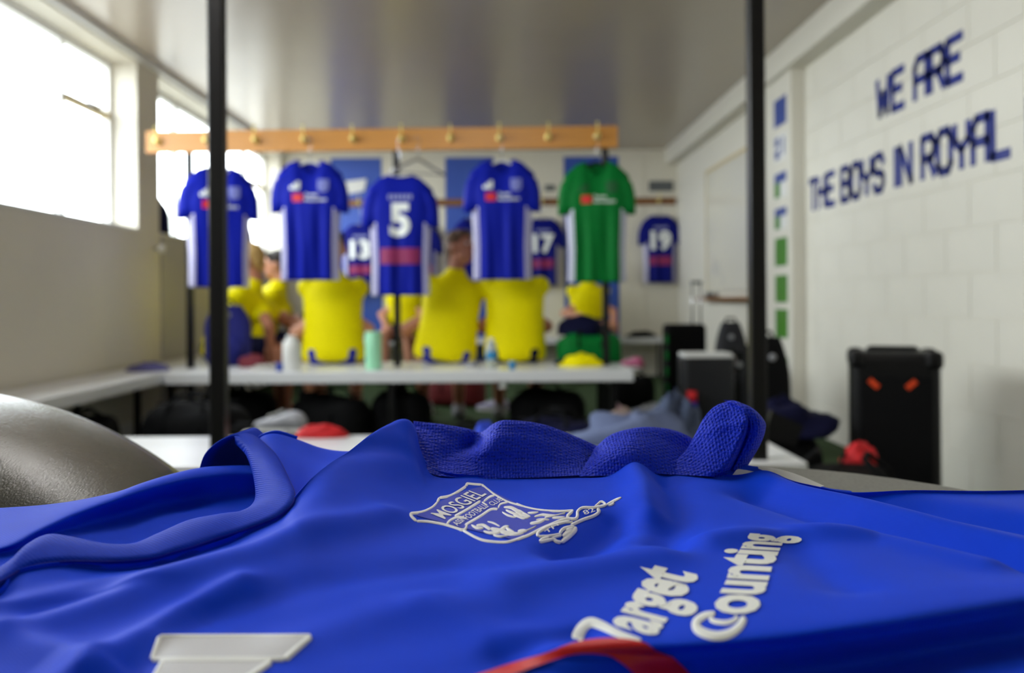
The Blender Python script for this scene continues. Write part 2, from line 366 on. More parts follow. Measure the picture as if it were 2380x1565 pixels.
def slab_stroke(mb, pts, wd, fn):
    for i in range(len(pts)-1):
        a = Vector(pts[i]); b = Vector(pts[i+1]); d = (b-a).normalized(); n = Vector((-d.y, d.x))*wd/2; e = d*wd*0.3
        q = [a-e+n, b+e+n, b+e-n, a-e-n]; f = [fn(p.x, p.y, 0) for p in q]; k = [fn(p.x, p.y, 1) for p in q]
        mb.add(f+k, [(0,1,2,3),(4,7,6,5),(0,4,5,1),(1,5,6,2),(2,6,7,3),(3,7,4,0)])
def slogan(txt, y_right_to_left, z0, h, name):
    # text advances towards the camera (decreasing Y)
    y = y_right_to_left; n = len(txt)
    for ch, cw in txt:
        if ch != ' ':
            mb = MB()
            wch = cw*0.76
            fn = lambda u, v, k, y=y, wch=wch: (XR-0.0062-(0.0022 if not k else 0), y-u*wch-0.02, z0+v*h)
            for st in GL[ch]:
                pts = [(p[0], p[1]) for p in st]
                # strokes are built in metres so that their width stays even
                mm = [(p[0]*wch, p[1]*h) for p in pts]
                slab_stroke(mb, mm, 0.042, lambda a, b, k, y=y: (XR-0.0062-(0.0022 if not k else 0), y-a-0.02, z0+b))
            obj('letter', mb, LETTER, name)
        y -= cw
    return y
def cw_fit(txt, total):
    w = {'W': 1.15, 'I': 0.55, ' ': 0.55}; s = sum(w.get(c, 1.0) for c in txt); return [(c, w.get(c, 1.0)*total/s) for c in txt]
# positions measured from the photograph
yA0, yA1 = F*XR/(2042-CX), F*XR/(2247-CX); slogan(cw_fit('WE ARE', yA0-yA1), yA0, 1.832, 0.18, wr)
yB0, yB1 = F*XR/(1884-CX), F*XR/(2356-CX); yy = slogan(cw_fit('THE BOYS IN ROYAL', yB0-yB1), yB0, 1.442, 0.18, wr)
slogan([('B', 0.13)], yy-0.10, 1.442, 0.18, wr)
# ================================================================== racks, benches, far wall rail
HK = MB(); HK.lathe([(0.0, 0), (0.022, 0), (0.022, 0.004), (0.009, 0.006)], n=14)
HK.v = [(x, -z, y) for x, y, z in HK.v]
HK.tube([(0, -0.004, 0.012), (0, -0.03, 0.02), (0, -0.05, 0.045), (0, -0.052, 0.075)], [0.005, 0.005, 0.005, 0.004], 8); HK.ell((0, -0.052, 0.08), (0.008, 0.008, 0.008))
HK.tube([(0, -0.004, -0.012), (0, -0.026, -0.022), (0, -0.036, -0.012), (0, -0.037, 0.0)], 0.005, 8); HK.ell((0, -0.038, 0.004), (0.019, 0.019, 0.019))
HKM = HK.mesh('hook', BRASS)
def rail(parent, x0, x1, y, z, h, mat, hooks, tilt=0.0):
    xc = (x0+x1)/2; t = lambda x: (x-xc)*tilt
    b = MB().add([(x, yy, z+dz+t(x)) for yy in (y, y+0.024) for dz in (-h/2, h/2) for x in (x0, x1)],
                 [(0, 1, 3, 2), (4, 6, 7, 5), (0, 4, 5, 1), (2, 3, 7, 6), (0, 2, 6, 4), (1, 5, 7, 3)])
    r = obj('rail', b, mat, parent, bev=0.004); o = worg(parent)
    for hx in hooks: link('hook', HKM, r, (hx-o.x, y-o.y, z-o.z+t(hx)))
    return r
def rack(label, yf, yb, yp, tilt, n, mid=-0.655):
    t = thing('changing_rack', label, 'bench', (-0.6, (yf+yb)/2, 0), 'changing room benches with hook rails')
    obj('seat', bb(-2.0, 0.80, yf, yb, 0.382, 0.45), LAMI, t, bev=0.006)
    for px in (-1.985, mid, 0.685):
        obj('post', bb(px-0.021, px+0.021, yp-0.02, yp+0.022, 0.0, 1.88), POST, t, bev=0.005)
        f = MB(); f.box(px-0.02, px+0.02, yf+0.04, yp-0.02, 0.345, 0.382); f.box(px-0.02, px+0.02, yp+0.022, yb-0.03, 0.345, 0.382); obj('seat_bracket', f, POST, t)
        if yf+0.06 < yp-0.06: obj('leg', bb(px-0.02, px+0.02, yf+0.05, yf+0.09, 0, 0.345), POST, t, bev=0.004)
        obj('leg', bb(px-0.02, px+0.02, yb-0.08, yb-0.04, 0, 0.345), POST, t, bev=0.004)
    rail(t, -2.245, 0.765, yp-0.044, 1.903, 0.14, WOOD, [X_(378+112.2*i, yp) for i in range(10)] if n else [-2.1+0.31*i for i in range(10)], tilt)
    bl = MB()
    for dz in (-0.035, 0.035): bl.lathe([(0, 0), (0.012, 0), (0.012, 0.006), (0.006, 0.009)], n=10)
    return t
rack('near white bench with two black posts beside the charcoal treatment table', 2.235, 2.735, 2.285, 0.0, 0, -0.745)
rack('far white bench rack under the row of hanging match shirts', 5.13, 5.95, 5.53, 0.0046, 1)
t = thing('wall_bench', 'long pale bench fixed along the left wall under the windows', 'bench', (-2.2, 5.9, 0))
obj('seat', bb(-2.41, -2.02, 2.2, 9.6, 0.385, 0.45), LAMI, t, bev=0.006)
for y in (2.88, 3.86, 4.84, 6.6, 7.9, 9.4): obj('leg', bb(-2.06, -2.03, y, y+0.03, 0, 0.385), POST, t); obj('leg', bb(-2.40, -2.37, y, y+0.03, 0, 0.385), POST, t)
t = thing('wall_bench', 'grey bench along the far wall under the number 19 shirt', 'bench', (0.1, 9.5, 0))
obj('seat', bb(-1.6, 1.82, 9.28, 9.70, 0.39, 0.45), LAMI, t, bev=0.006)
for x in (-1.5, -0.4, 0.7, 1.76): obj('leg', bb(x, x+0.03, 9.32, 9.35, 0, 0.39), POST, t); obj('leg', bb(x, x+0.03, 9.62, 9.65, 0, 0.39), POST, t)
t = thing('hook_rail', 'brown wooden hook rail screwed to the far blue and white wall', 'rail', (0.1, 9.72, 1.97))
rail(t, -1.78, 2.0, 9.712, 1.972, 0.082, WOODD, [-1.57, -0.9, -0.29, 0.49, 1.15, 1.81], 0.0)
# whiteboard and wooden tray on the right wall
t = thing('whiteboard', 'whiteboard with faint marker smudges on the right wall', 'whiteboard', (2.0, 7.35, 0.87))
obj('board', bb(1.995, 2.018, 6.5, 8.25, 0.93, 2.06), BOARD, t)
fr = MB(); fr.box(1.99, 2.018, 6.48, 6.5, 0.91, 2.08); fr.box(1.99, 2.018, 8.25, 8.27, 0.91, 2.08); fr.box(1.99, 2.018, 6.48, 8.27, 2.06, 2.09); obj('frame', fr, TAN, t)
obj('tray', bb(1.90, 2.018, 6.40, 8.3, 0.85, 0.885), WOODD, t, bev=0.004)
o = obj('board_eraser', bb(1.925, 1.975, 7.9, 8.05, 0.886, 0.93), GREYP, loc=(1.95, 7.97, 0.886), bev=0.008); tag(o, 'dark board eraser on the wooden tray below the whiteboard', 'eraser')
# posters on the pilaster
PO = [(228, 292, 'b', 'topmost poster on the pilaster, solid blue print'), (312, 374, 'w', 'white poster with blue lettering rows, second from the top'), (400, 460, 'm', 'poster with blue top band and green corner, third down'),
      (482, 533, 'm', 'poster with blue top band and green corner, just above the four green ones'), (553, 618, 'g', 'green poster nearest below the blue topped posters'), (640, 703, 'g', 'green poster level with the whiteboard tray'),
      (719, 785, 'g', 'green poster below the whiteboard tray level'), (830, 900, 'g', 'lowest green poster on the pilaster, set apart by a gap')]
for a, b, k, lb in PO:
    z1 = Z_(a, 5.88, 1816); z0 = Z_(b, 5.88, 1816)
    t = thing('poster', lb, 'poster', (1.928, 5.88, z0), 'posters on the pilaster')
    obj('sheet', bb(1.9275, 1.93, 5.755, 6.005, z0, z1), {'b': POSTB, 'w': PAPER, 'm': PAPER, 'g': LEAFG}[k], t)
    h = z1-z0; pr = MB(); x0 = 1.9262; x1 = 1.9274
    if k == 'w':
        for q in range(2): obj('printed_block', MB().box(x0, x1, 5.90, 5.985, z0+h*(0.1+0.46*q), z0+h*(0.44+0.46*q)), POSTB, t)
        pr.box(x0, x1, 5.80, 5.83, z0+h*0.2, z0+h*0.85); obj('printed_block', pr, POSTB, t)
    if k == 'm':
        pr.box(x0, x1, 5.76, 6.0, z0+h*0.6, z0+h*0.97); obj('printed_band', pr, POSTB, t)
        obj('printed_corner', MB().box(x0, x1, 5.89, 6.0, z0+h*0.03, z0+h*0.6), LEAFG, t)
# notices on the far wall
p = [at(800, 422, 9.72), at(852, 416, 9.72), at(846, 444, 9.72), at(806, 452, 9.72)]
mb = MB().add([tuple(v) for v in p]+[(v.x, v.y+0.003, v.z) for v in p], [(0, 3, 2, 1), (4, 5, 6, 7), (0, 1, 5, 4), (1, 2, 6, 5), (2, 3, 7, 6), (3, 0, 4, 7)])
tag(obj('paper_notice', mb, PAPER, loc=p[0]), 'white paper notice pinned on the left blue wall panel', 'notice')
def plate(px0, px1, py0, py1, lb):
    a = at(px0, py0, 9.73); b = at(px1, py1, 9.73)
    t = thing('name_plate', lb, 'sign', ((a.x+b.x)/2, 9.735, b.z)); obj('plate', bb(a.x, b.x, 9.728, 9.738, b.z, a.z), GREYP, t, bev=0.003)
    return t
plate(1508, 1565, 421, 445, 'dark grey name plate above the number 19 shirt'); plate(1266, 1290, 430, 444, 'tiny grey name plate on the far wall above the number 17 shirt')
# ceiling light
t = thing('ceiling_light', 'white fluorescent batten on the ceiling near the first bench', 'lamp', (-0.15, 2.1, ZC-0.09))
obj('housing', bb(-0.75, 0.45, 2.04, 2.16, ZC-0.06, ZC), WHITE, t, bev=0.01)
tb = MB(); tb.v = []; tb.tube([(-0.72, 2.1, ZC-0.075), (0.42, 2.1, ZC-0.075)], 0.014, 12); obj('tube', tb, LAMP, t, smooth=True)
t = dup(t, (-1.15, 0.95, ZC-0.09), PI/2, 'unseen ceiling batten added to light the jersey on the treatment table')  # second batten is unseen, added to light the jersey
# round white knob on the wall pier
kb = MB(); kb.lathe([(0.008, 0), (0.008, 0.03), (0.026, 0.036), (0.034, 0.055), (0.026, 0.074), (0.004, 0.08)], n=18); kb.v = [(z+XL, x+6.08, y+1.25) for x, y, z in kb.v]
tag(obj('white_ball', kb, WHITE, smooth=True, loc=(XL, 6.08, 1.25)), 'small white ball on the wall pier between the windows', 'ball')

# ================================================================== treatment table and bolster
def rrect_slab(x0, x1, y0, y1, r, z0, z1, e):
    def ring(inset, z):
        P = []
        for cx_, cy_, a0 in ((x1-r, y1-r, 0), (x0+r, y1-r, 90), (x0+r, y0+r, 180), (x1-r, y0+r, 270)):
            for k in range(13):
                a = math.radians(a0+90*k/12); P.append((cx_+(r-inset)*math.cos(a), cy_+(r-inset)*math.sin(a), z))
        return P
    mb = MB(); prof = [(e, z0), (e*0.3, z0+e*0.3), (0, z0+e), (0, z1-e), (e*0.08, z1-e*0.6), (e*0.3, z1-e*0.3), (e*0.65, z1-e*0.07), (e, z1)]
    rs = [ring(i, z) for i, z in prof]; mb.grid(rs, close=True); mb.cap(rs[0], 0, True); mb.cap(rs[-1]); return mb
TT = 0.762
t = thing('treatment_table', 'charcoal vinyl treatment table under the blue match jersey', 'table', (-0.6, 0.25, 0))
obj('padded_top', rrect_slab(-1.65, 0.328, -0.12, 0.632, 0.2, TT-0.07, TT, 0.022), VINYL, t, smooth=True)
obj('underframe', bb(-1.5, 0.16, -0.02, 0.50, TT-0.11, TT-0.071), BLACKP, t, bev=0.006)
for x in (-1.42, 0.08):
    for y in (0.04, 0.44): obj('leg', MB().tube([(x, y, 0), (x, y, TT-0.11)], 0.02, 12), STEEL, t, smooth=True)
# half-round bolster: cylinder arc across X, rounded at its ends in Y
rows = []; R = 0.28; xc = -0.388; zc = 0.545
ys = [0.405, 0.409, 0.418, 0.433, 0.452, 0.475, 0.505, 0.54, 0.57, 0.585, 0.592, 0.595]; ins = [0.052, 0.040, 0.028, 0.017, 0.009, 0.004, 0.001, 0, 0, 0.003, 0.010, 0.03]
for y, q in zip(ys, ins):
    row = []; r = R-q; amax = math.acos(min(1, (TT+0.001-zc)/r)) if r > TT+0.001-zc else 0.01
    for k in range(41):
        a = -amax+2*amax*k/40; row.append((xc+r*math.sin(a), y, max(TT+0.001, zc+r*math.cos(a))))
    rows.append(row)
mb = MB(); mb.grid(rows); mb.cap(rows[0]); mb.cap(rows[-1], 0, True)
bot = [[(p[0], r[0][1], TT+0.001) for p in (r[0], r[-1])] for r in rows]; mb.grid(bot)
t = thing('half_round_bolster', 'dark grey vinyl half round bolster on the treatment table left of the jersey', 'cushion', (xc, 0.5, TT))
obj('cover', mb, mk('bolster_vinyl', (76, 78, 69), 0.27, spec=0.6, var=(40, 0.08), bump=('leather', 1500, 0.28, 0.0010)), t, smooth=True)
# ================================================================== the blue jersey on the table
JZ = 0.10   # camera height over the cloth's resting plane
J = thing('match_jersey', 'royal blue match jersey spread crest side up on the treatment table', 'shirt', (0.0, 0.36, H-JZ))
def PB(px, py, b):
    a, v = ray(px, py); Y = (b-JZ)/v; return Vector((a*Y, Y, H-JZ+b))
def resample(rows, n, m):
    cols = [crom(r, m) for r in rows]
    out = []
    tr = [crom([cols[i][j] for i in range(len(rows))], n) for j in range(m)]
    return [[tr[j][i] for j in range(m)] for i in range(n)]
# folds: (pixel polyline, height, half width in metres)
FOLDS = [([(640,1232),(760,1175),(900,1135),(1100,1118),(1300,1112)], 0.0026, 0.010), ([(720,1200),(850,1170),(930,1160)], -0.0015, 0.008),
 ([(20,1480),(300,1400),(600,1340),(900,1262)], 0.0022, 0.010), ([(0,1400),(250,1350),(520,1300)], -0.0012, 0.010), ([(180,1600),(320,1500),(430,1440),(560,1400)], 0.0030, 0.008), ([(0,1500),(150,1540),(220,1590)], 0.0030, 0.008),
 ([(300,1560),(380,1480),(480,1440)], -0.0015, 0.006), ([(1330,1310),(1390,1270),(1440,1235)], -0.0050, 0.011), ([(1425,1100),(1470,1130),(1505,1180),(1510,1230)], 0.0050, 0.010),
 ([(1545,1150),(1560,1230),(1555,1290)], -0.0035, 0.010), ([(1180,1390),(1350,1360),(1520,1330)], 0.0025, 0.012), ([(1700,1110),(1850,1165),(2020,1205),(2200,1250),(2420,1300)], 0.0036, 0.010),
 ([(1760,1170),(1950,1225),(2150,1270),(2400,1330)], -0.0040, 0.012), ([(1980,1160),(2150,1180),(2420,1225)], -0.0055, 0.014), ([(1650,1290),(1850,1260),(2050,1262),(2300,1330)], 0.0028, 0.010),
 ([(1820,1262),(1880,1330),(1960,1400)], -0.0016, 0.010), ([(1000,1440),(1150,1500),(1260,1520)], 0.0016, 0.010), ([(1180,1535),(1300,1512),(1350,1502)], -0.002, 0.006),
 ([(700,1500),(900,1450),(1150,1430)], 0.0014, 0.012), ([(560,1420),(800,1380),(1050,1345)], -0.0014, 0.010), ([(100,1420),(240,1390)], -0.0014, 0.008)]
fold_w = [(np.array([tuple(onZ(x, y, H-JZ)) for x, y in p])[:, :2], a, s) for p, a, s in FOLDS]
def fold_at(x, y):
    d_ = 0.0; q = np.array((x, y))
    for P, a, s in fold_w:
        A = P[:-1]; D = P[1:]-A; t_ = np.clip(((q-A)*D).sum(1)/(D*D).sum(1), 0, 1)
        r2 = ((A+D*t_[:, None]-q)**2).sum(1).min(); d_ += 1.5*a*math.exp(-r2/(s*s))
    return d_
A_ = [(-90,1400,.003),(0,1364,.004),(31,1332,.005),(80,1316,.006),(157,1307,.006),(275,1307,.006),(354,1300,.006),(452,1272,.007),(570,1233,.009),(648,1201,.012),(684,1160,.016),(760,1085,.024),(850,1025,.029),(955,985,.032),(990,1082,.012),(1100,1106,.008),(1230,1102,.007),(1350,1096,.007),(1500,1090,.008),(1600,1095,.008),(1720,1110,.006),(1860,1125,.004),(2000,1137,.003),(2150,1141,.002),(2280,1143,.001),(2400,1141,.0),(2520,1141,0)]
xs = [p[0] for p in A_]
def interp(tab, x): return float(np.interp(x, [t_[0] for t_ in tab], [t_[1] for t_ in tab]))
def row(ty, tb, blend):
    out = []
    for i, x in enumerate(xs):
        # columns relax towards an even spacing lower down
        xe = -140+(2520+140+60)*i/(len(xs)-1); X = x*(1-blend)+xe*blend
        out.append((X, interp(ty, X), interp(tb, X)))
    return out
R1 = [(x, y+ (14 if 700 < x < 960 else 9), b-0.0012) for x, y, b in A_]
R1[13] = (948, 1018, .0285); R1[14] = (1000, 1100, .0085)
B_ = row([(-100,1405),(60,1375),(200,1358),(340,1345),(500,1310),(620,1272),(690,1228),(780,1170),(860,1130),(950,1125),(1010,1140),(1110,1150),(1230,1150),(1350,1145),(1500,1140),(1720,1160),(1900,1172),(2100,1180),(2550,1185)],
         [(-100,.003),(300,.005),(620,.009),(700,.0135),(800,.0165),(870,.017),(950,.0135),(1010,.0095),(1150,.007),(1500,.008),(1700,.005),(2000,.003),(2550,0)], 0.08)
C_ = row([(-150,1450),(200,1400),(500,1362),(700,1310),(850,1245),(1000,1215),(1300,1210),(1600,1220),(2000,1250),(2550,1265)], [(-150,.0),(300,.002),(700,.008),(900,.009),(1100,.0075),(1300,.0065),(1500,.006),(1800,.004),(2100,.003),(2550,.0)], 0.35)
D_ = row([(-150,1510),(300,1460),(700,1410),(1000,1345),(1300,1310),(1600,1310),(2000,1320),(2550,1330)], [(-150,0),(400,.0),(900,.005),(1200,.005),(1500,.005),(1800,.005),(2200,.004),(2550,.002)], 0.6)
E_ = row([(-150,1580),(400,1520),(900,1470),(1300,1430),(1700,1410),(2100,1385),(2300,1365),(2550,1345)], [(-150,0),(600,.0),(1100,.002),(1400,.004),(1700,.006),(2100,.007),(2550,.006)], 0.85)
F_ = row([(-150,1640),(500,1580),(1000,1535),(1200,1515),(1400,1492),(1600,1490),(1800,1474),(2100,1436),(2400,1388),(2550,1370)], [(-150,0),(700,0),(1150,.001),(1350,.0045),(1600,.0055),(2000,.007),(2550,.006)], 1)
F2 = row([(-150,1680),(500,1620),(1000,1580),(1200,1562),(1400,1532),(1600,1526),(1800,1508),(2100,1470),(2400,1420),(2550,1400)], [(-150,0),(700,0),(1150,.0),(1350,.0015),(1600,.001),(2000,.002),(2550,.002)], 1)
G_ = row([(-150,1760),(600,1700),(1000,1680),(1400,1640),(1700,1610),(2000,1560),(2250,1515),(2550,1480)], [(-150,0),(800,0),(1200,-.001),(1500,-.009),(1800,-.0105),(2200,-.0085),(2550,-.008)], 1)
H_ = row([(-150,1900),(600,1850),(1000,1850),(1400,1820),(1700,1790),(2000,1740),(2250,1680),(2550,1620)], [(-150,0),(800,0),(1200,-.002),(1500,-.008),(1800,-.006),(2200,-.0035),(2550,-.004)], 1)
I_ = row([(-150,2150),(1000,2150),(1400,2150),(2000,2050),(2550,1950)], [(-150,0),(1000,0),(1400,-.004),(2000,-.006),(2550,-.008)], 1)
rows = [[PB(*p) for p in r] for r in (A_, R1, B_, C_, D_, E_, F_, F2, G_, H_, I_)]
back = [p+Vector((0, 0.004, -0.009)) for p in rows[0]]; back2 = [p+Vector((0, 0.007, -max(0.002, min(0.03, p.z-TT-0.004)))) for p in rows[0]]
G3 = resample([back2, back]+rows, 300, 420)
NR0 = 0
for i, r in enumerate(G3):
    fade = min(1.0, max(0.0, (i-40)/25.0))
    for p in r:
        if fade > 0: p.z += fold_at(p.x, p.y)*fade
        p.z = max(p.z, TT+0.0025)
mb = MB(); mb.grid(G3); front = obj('front_panel', mb, RBLUE, J, smooth=True)
def bvh_of(*objs):
    vs = []; fs = []
    for o in objs:
        off = len(vs); w_ = worg(o); vs += [tuple(v.co+w_) for v in o.data.vertices]; fs += [tuple(i+off for i in f.vertices) for f in o.data.polygons]
    return BVHTree.FromPolygons(vs, fs)
BV = bvh_of(front); CAMP = Vector((0, 0, H))
def cloth(px, py, lift=0.0005, bv=None):
    a, v = ray(px, py); d = Vector((a, 1, v)).normalized()
    h, n, i, dist = (bv or BV).ray_cast(CAMP, d)
    if h is None: p = onZ(px, py, H-JZ); return p+Vector((0, 0, lift))
    if n.dot(d) > 0: n = -n
    return h+n*lift
# --- neck opening: inside of the back, collar band, curled collar end
def PY(px, py, Y): return at(px, py, Y)
S5 = [[(-90,1186,.405),(0,1181,.405),(100,1174,.41),(190,1162,.415),(280,1143,.425),(330,1125,.435),(400,1103,.45),(470,1088,.46),(540,1084,.465),(606,1084,.47)],
      [(-90,1278,.345),(20,1258,.345),(90,1228,.36),(170,1195,.38),(260,1165,.40),(340,1137,.42),(420,1117,.437),(480,1106,.447),(540,1100,.452),(606,1100,.455)],
      [(-90,1300,.336),(20,1284,.342),(100,1250,.363),(200,1225,.389),(290,1204,.413),(370,1184,.428),(440,1172,.442),(500,1164,.446),(550,1160,.449),(610,1155,.451)],
      [(-90,1380,.322),(30,1322,.328),(100,1285,.345),(200,1288,.352),(300,1295,.355),(370,1268,.37),(440,1240,.385),(510,1222,.40),(570,1205,.408),(625,1185,.41)]]
rw = [[PY(*p) for p in r] for r in S5]; rw = [[p+Vector((0, 0.006, -0.012)) for p in rw[0]]]+rw
g = resample(rw, 90, 160)
for r in g:
    for p in r: p.z = max(p.z, TT+0.003)
obj('back_panel', MB().grid(g), RBLUE, J, smooth=True)
IN = [(545,1017,.47),(570,1043,.455),(586,1088,.43),(593,1140,.405),(589,1172,.39),(562,1191,.375),(510,1199,.365),(440,1213,.36),(370,1243,.348),(310,1268,.338),(250,1270,.334),(165,1252,.336),(110,1247,.335),(60,1272,.328),(20,1312,.32),(-60,1368,.313)]
OUT = [(602,1022,.49),(640,1058,.45),(668,1110,.40),None,None,None,None,None,None,None,None,None,None,None,None,None]
OB = [(684,1160,.016),(648,1201,.012),(570,1233,.009),(500,1255,.0075),(452,1272,.007),(400,1287,.0065),(354,1300,.006),(275,1307,.006),(157,1307,.006),(90,1314,.0055),(50,1325,.005),(15,1346,.0045),(-70,1392,.004)]
iw = [PY(*p) for p in IN]; ow = [PY(*p) for p in OUT[:3]]+[PB(*p) for p in OB]
n_ = 220; ii = crom(iw, n_); oo = crom(ow, n_)
rowsC = []
for k in range(9):
    t_ = k/8; up = 0.0022*math.sin(PI*t_)
    rowsC.append([ii[j].lerp(oo[j], t_)+Vector((0, 0, up+0.0008)) for j in range(n_)])
edge = [p+Vector((0, 0.001, -0.0045)) for p in rowsC[0]]
tuck = [p+Vector((0, 0.002, -0.007)) for p in rowsC[-1]]
obj('collar', MB().grid([edge]+rowsC+[tuck]), RRIB, J, smooth=True)
# raised seam along the collar
sm = MB(); sm.tube([p+Vector((0, 0, 0.0002)) for p in oo], 0.0005, 6); obj('collar_seam', sm, SBLUE, J, smooth=True)
# curled collar end: a half pipe leading away from the camera
rim = crom([PY(458,1112,.462),PY(472,1066,.465),PY(497,1038,.468),PY(528,1020,.47),PY(547,1016,.47),PY(568,1030,.468),PY(586,1060,.464),PY(600,1125,.455)], 40)
ctr = PY(535, 1120, 0.50); mid = [p.lerp(ctr, 0.10)+Vector((0, 0.02, 0)) for p in rim]; end = [p.lerp(ctr, 0.45)+Vector((0, 0.035, -0.003)) for p in rim]
out_ = [p+Vector((0, 0.001, 0.0012)) for p in rim]; omid = [p+Vector((0, 0.02, 0.0016)) for p in mid]
mb = MB(); mb.grid([omid, out_, rim, mid, end]+[[ctr+Vector((0, 0.035, -0.003))]*40]); obj('collar_fold', mb, RRIB, J, smooth=True)
# --- shoulder cloth behind the chest ridge
S2 = [[(588,1030,.50),(612,1014,.50),(645,1009,.50),(695,1024,.50),(745,1042,.50),(800,1051,.50),(870,1048,.50)],
      [(606,1052,.475),(635,1040,.475),(670,1050,.475),(715,1066,.472),(762,1076,.47),(815,1072,.472),(880,1062,.475)],
      [(640,1105,.43),(660,1122,.425),(684,1163,.40),(720,1150,.415),(765,1115,.43),(815,1090,.445),(880,1080,.46)]]
rw = [[PY(*p) for p in r] for r in S2]; rw = [[p+Vector((0, 0.012, -0.02)) for p in rw[0]]]+rw
obj('shoulder_panel', MB().grid(resample(rw, 50, 90)), RBLUE, J, smooth=True)
hem = crom([PY(598,1030,.497),PY(604,1018,.497),PY(622,1009,.498),PY(648,1006,.498),PY(690,1019,.498)], 30)
obj('shoulder_seam', MB().tube(hem, 0.0012, 8), RBLUE, J, smooth=True)
# --- mesh sleeve folded over at the far side
S3 = [[(962,984,.483),(1030,989,.483),(1085,997,.485),(1120,1006,.486),(1150,986,.478),(1182,979,.475),(1260,988,.478),(1335,1016,.482),(1380,1036,.484),(1420,1055,.486)],
      [(961,990,.478),(1015,1010,.474),(1062,1030,.473),(1100,1034,.478),(1140,1012,.466),(1180,1005,.465),(1260,1015,.468),(1330,1036,.472),(1375,1054,.475),(1420,1070,.478)],
      [(964,1004,.474),(1004,1040,.466),(1045,1058,.466),(1085,1058,.464),(1128,1046,.457),(1180,1042,.459),(1260,1050,.461),(1330,1064,.464),(1375,1075,.467),(1420,1085,.47)],
      [(976,1045,.464),(994,1072,.458),(1040,1082,.459),(1080,1082,.457),(1125,1078,.454),(1180,1078,.455),(1260,1080,.456),(1330,1085,.458),(1375,1090,.46),(1420,1097,.463)],
      [(986,1086,.452),(1005,1103,.449),(1040,1108,.449),(1080,1112,.448),(1125,1114,.447),(1180,1112,.448),(1260,1110,.449),(1330,1106,.45),(1375,1104,.452),(1420,1104,.455)]]
rw = [[PY(*p) for p in r] for r in S3]; rw = [[p+Vector((0, 0.016, -0.022)) for p in rw[0]]]+rw
sl = obj('sleeve', MB().grid(resample(rw, 90, 200)), RMESH, J, smooth=True)
S3b = [[(1384,1044,.474),(1420,1013,.476),(1478,997,.478),(1535,996,.48),(1585,1008,.482),(1640,1040,.485),(1700,1080,.487)],
       [(1372,1062,.466),(1415,1034,.464),(1470,1018,.464),(1530,1022,.468),(1585,1040,.472),(1640,1064,.477),(1700,1092,.48)],
       [(1358,1084,.458),(1408,1066,.453),(1470,1054,.453),(1530,1058,.458),(1590,1070,.464),(1645,1084,.47),(1705,1102,.474)],
       [(1346,1108,.450),(1405,1106,.447),(1470,1104,.446),(1530,1102,.449),(1590,1106,.452),(1645,1110,.456),(1705,1118,.46)]]
rw = [[PY(*p) for p in r] for r in S3b]; rw = [[p+Vector((0, 0.014, -0.02)) for p in rw[0]]]+rw
obj('sleeve_fold', MB().grid(resample(rw, 70, 140)), RMESH, J, smooth=True)
# twisted sleeve end, a soft tube rising from the table
RG = [((1490,1100),(1698,1116),.458,.010), ((1552,1080),(1704,1106),.461,.012), ((1592,1050),(1712,1085),.464,.013), ((1617,1008),(1728,1050),.467,.013), ((1636,972),(1744,1012),.469,.012), ((1660,946),(1742,982),.470,.010), ((1688,934),(1730,956),.471,.007), ((1704,931),(1718,940),.471,.003)]
ctrs = []
for (l, r, Y, d) in RG:
    a = PY(l[0], l[1], Y); b = PY(r[0], r[1], Y+0.004); ctrs.append((a, b, d))
A2 = crom([c[0] for c in ctrs], 60); B2 = crom([c[1] for c in ctrs], 60); D2 = crom([Vector((c[2], 0, 0)) for c in ctrs], 60)
rings = []
for k in range(60):
    c = (A2[k]+B2[k])/2; h = (B2[k]-A2[k])/2; rg = []
    for q in range(48):
        a = 2*PI*q/48; s_ = math.cos(a)
        if math.sin(a) > 0: d_ = ((s_+1)/1.40 if s_ < .40 else (1-s_)/.60)*1.7; d_ = d_**0.85+0.05*math.sin(5*s_+k*0.16)*(1-s_*s_)+(0.10*math.exp(-((k-34-9*s_)/2.6)**2))*(1-s_*s_)
        else: d_ = math.sin(a)*0.8
        rg.append(c+h*s_+Vector((0, -1, 0.25)).normalized()*D2[k].x*d_)
    rings.append(rg)
mb = MB(); mb.grid(rings, close=True); mb.cap(rings[-1])
cuff = obj('sleeve_cuff', mb, RMESH, J, smooth=True)
# cuff hem, a thin band running round the sleeve mouth
FLP = [[(1694,936,.468),(1722,950,.462),(1742,976,.458),(1743,1010,.457),(1727,1050,.457),(1703,1096,.455)], [(1700,932,.471),(1736,944,.464),(1762,968,.459),(1765,1002,.457),(1750,1040,.458),(1722,1092,.458)], [(1704,931,.474),(1746,948,.470),(1776,978,.467),(1779,1000,.467),(1766,1036,.468),(1738,1082,.468)]]
rw = [[PY(*p) for p in r] for r in FLP]; rw = [[p+Vector((-0.004, 0.008, -0.002)) for p in rw[0]]]+rw+[[p+Vector((-0.003, 0.010, -0.001)) for p in rw[-1]]]
obj('cuff_flap', MB().grid(resample(rw, 36, 70)), RMESH, J, smooth=True)
obj('cuff_seam', MB().tube(crom([PY(*p)+Vector((0, -0.0006, 0.0004)) for p in FLP[0]], 40), 0.0006, 6), RMESH, J, smooth=True)
hm = crom([PY(1740,953,.456),PY(1762,972,.456),PY(1766,1000,.455),PY(1752,1034,.455),PY(1738,1062,.455),PY(1716,1092,.455)], 24)
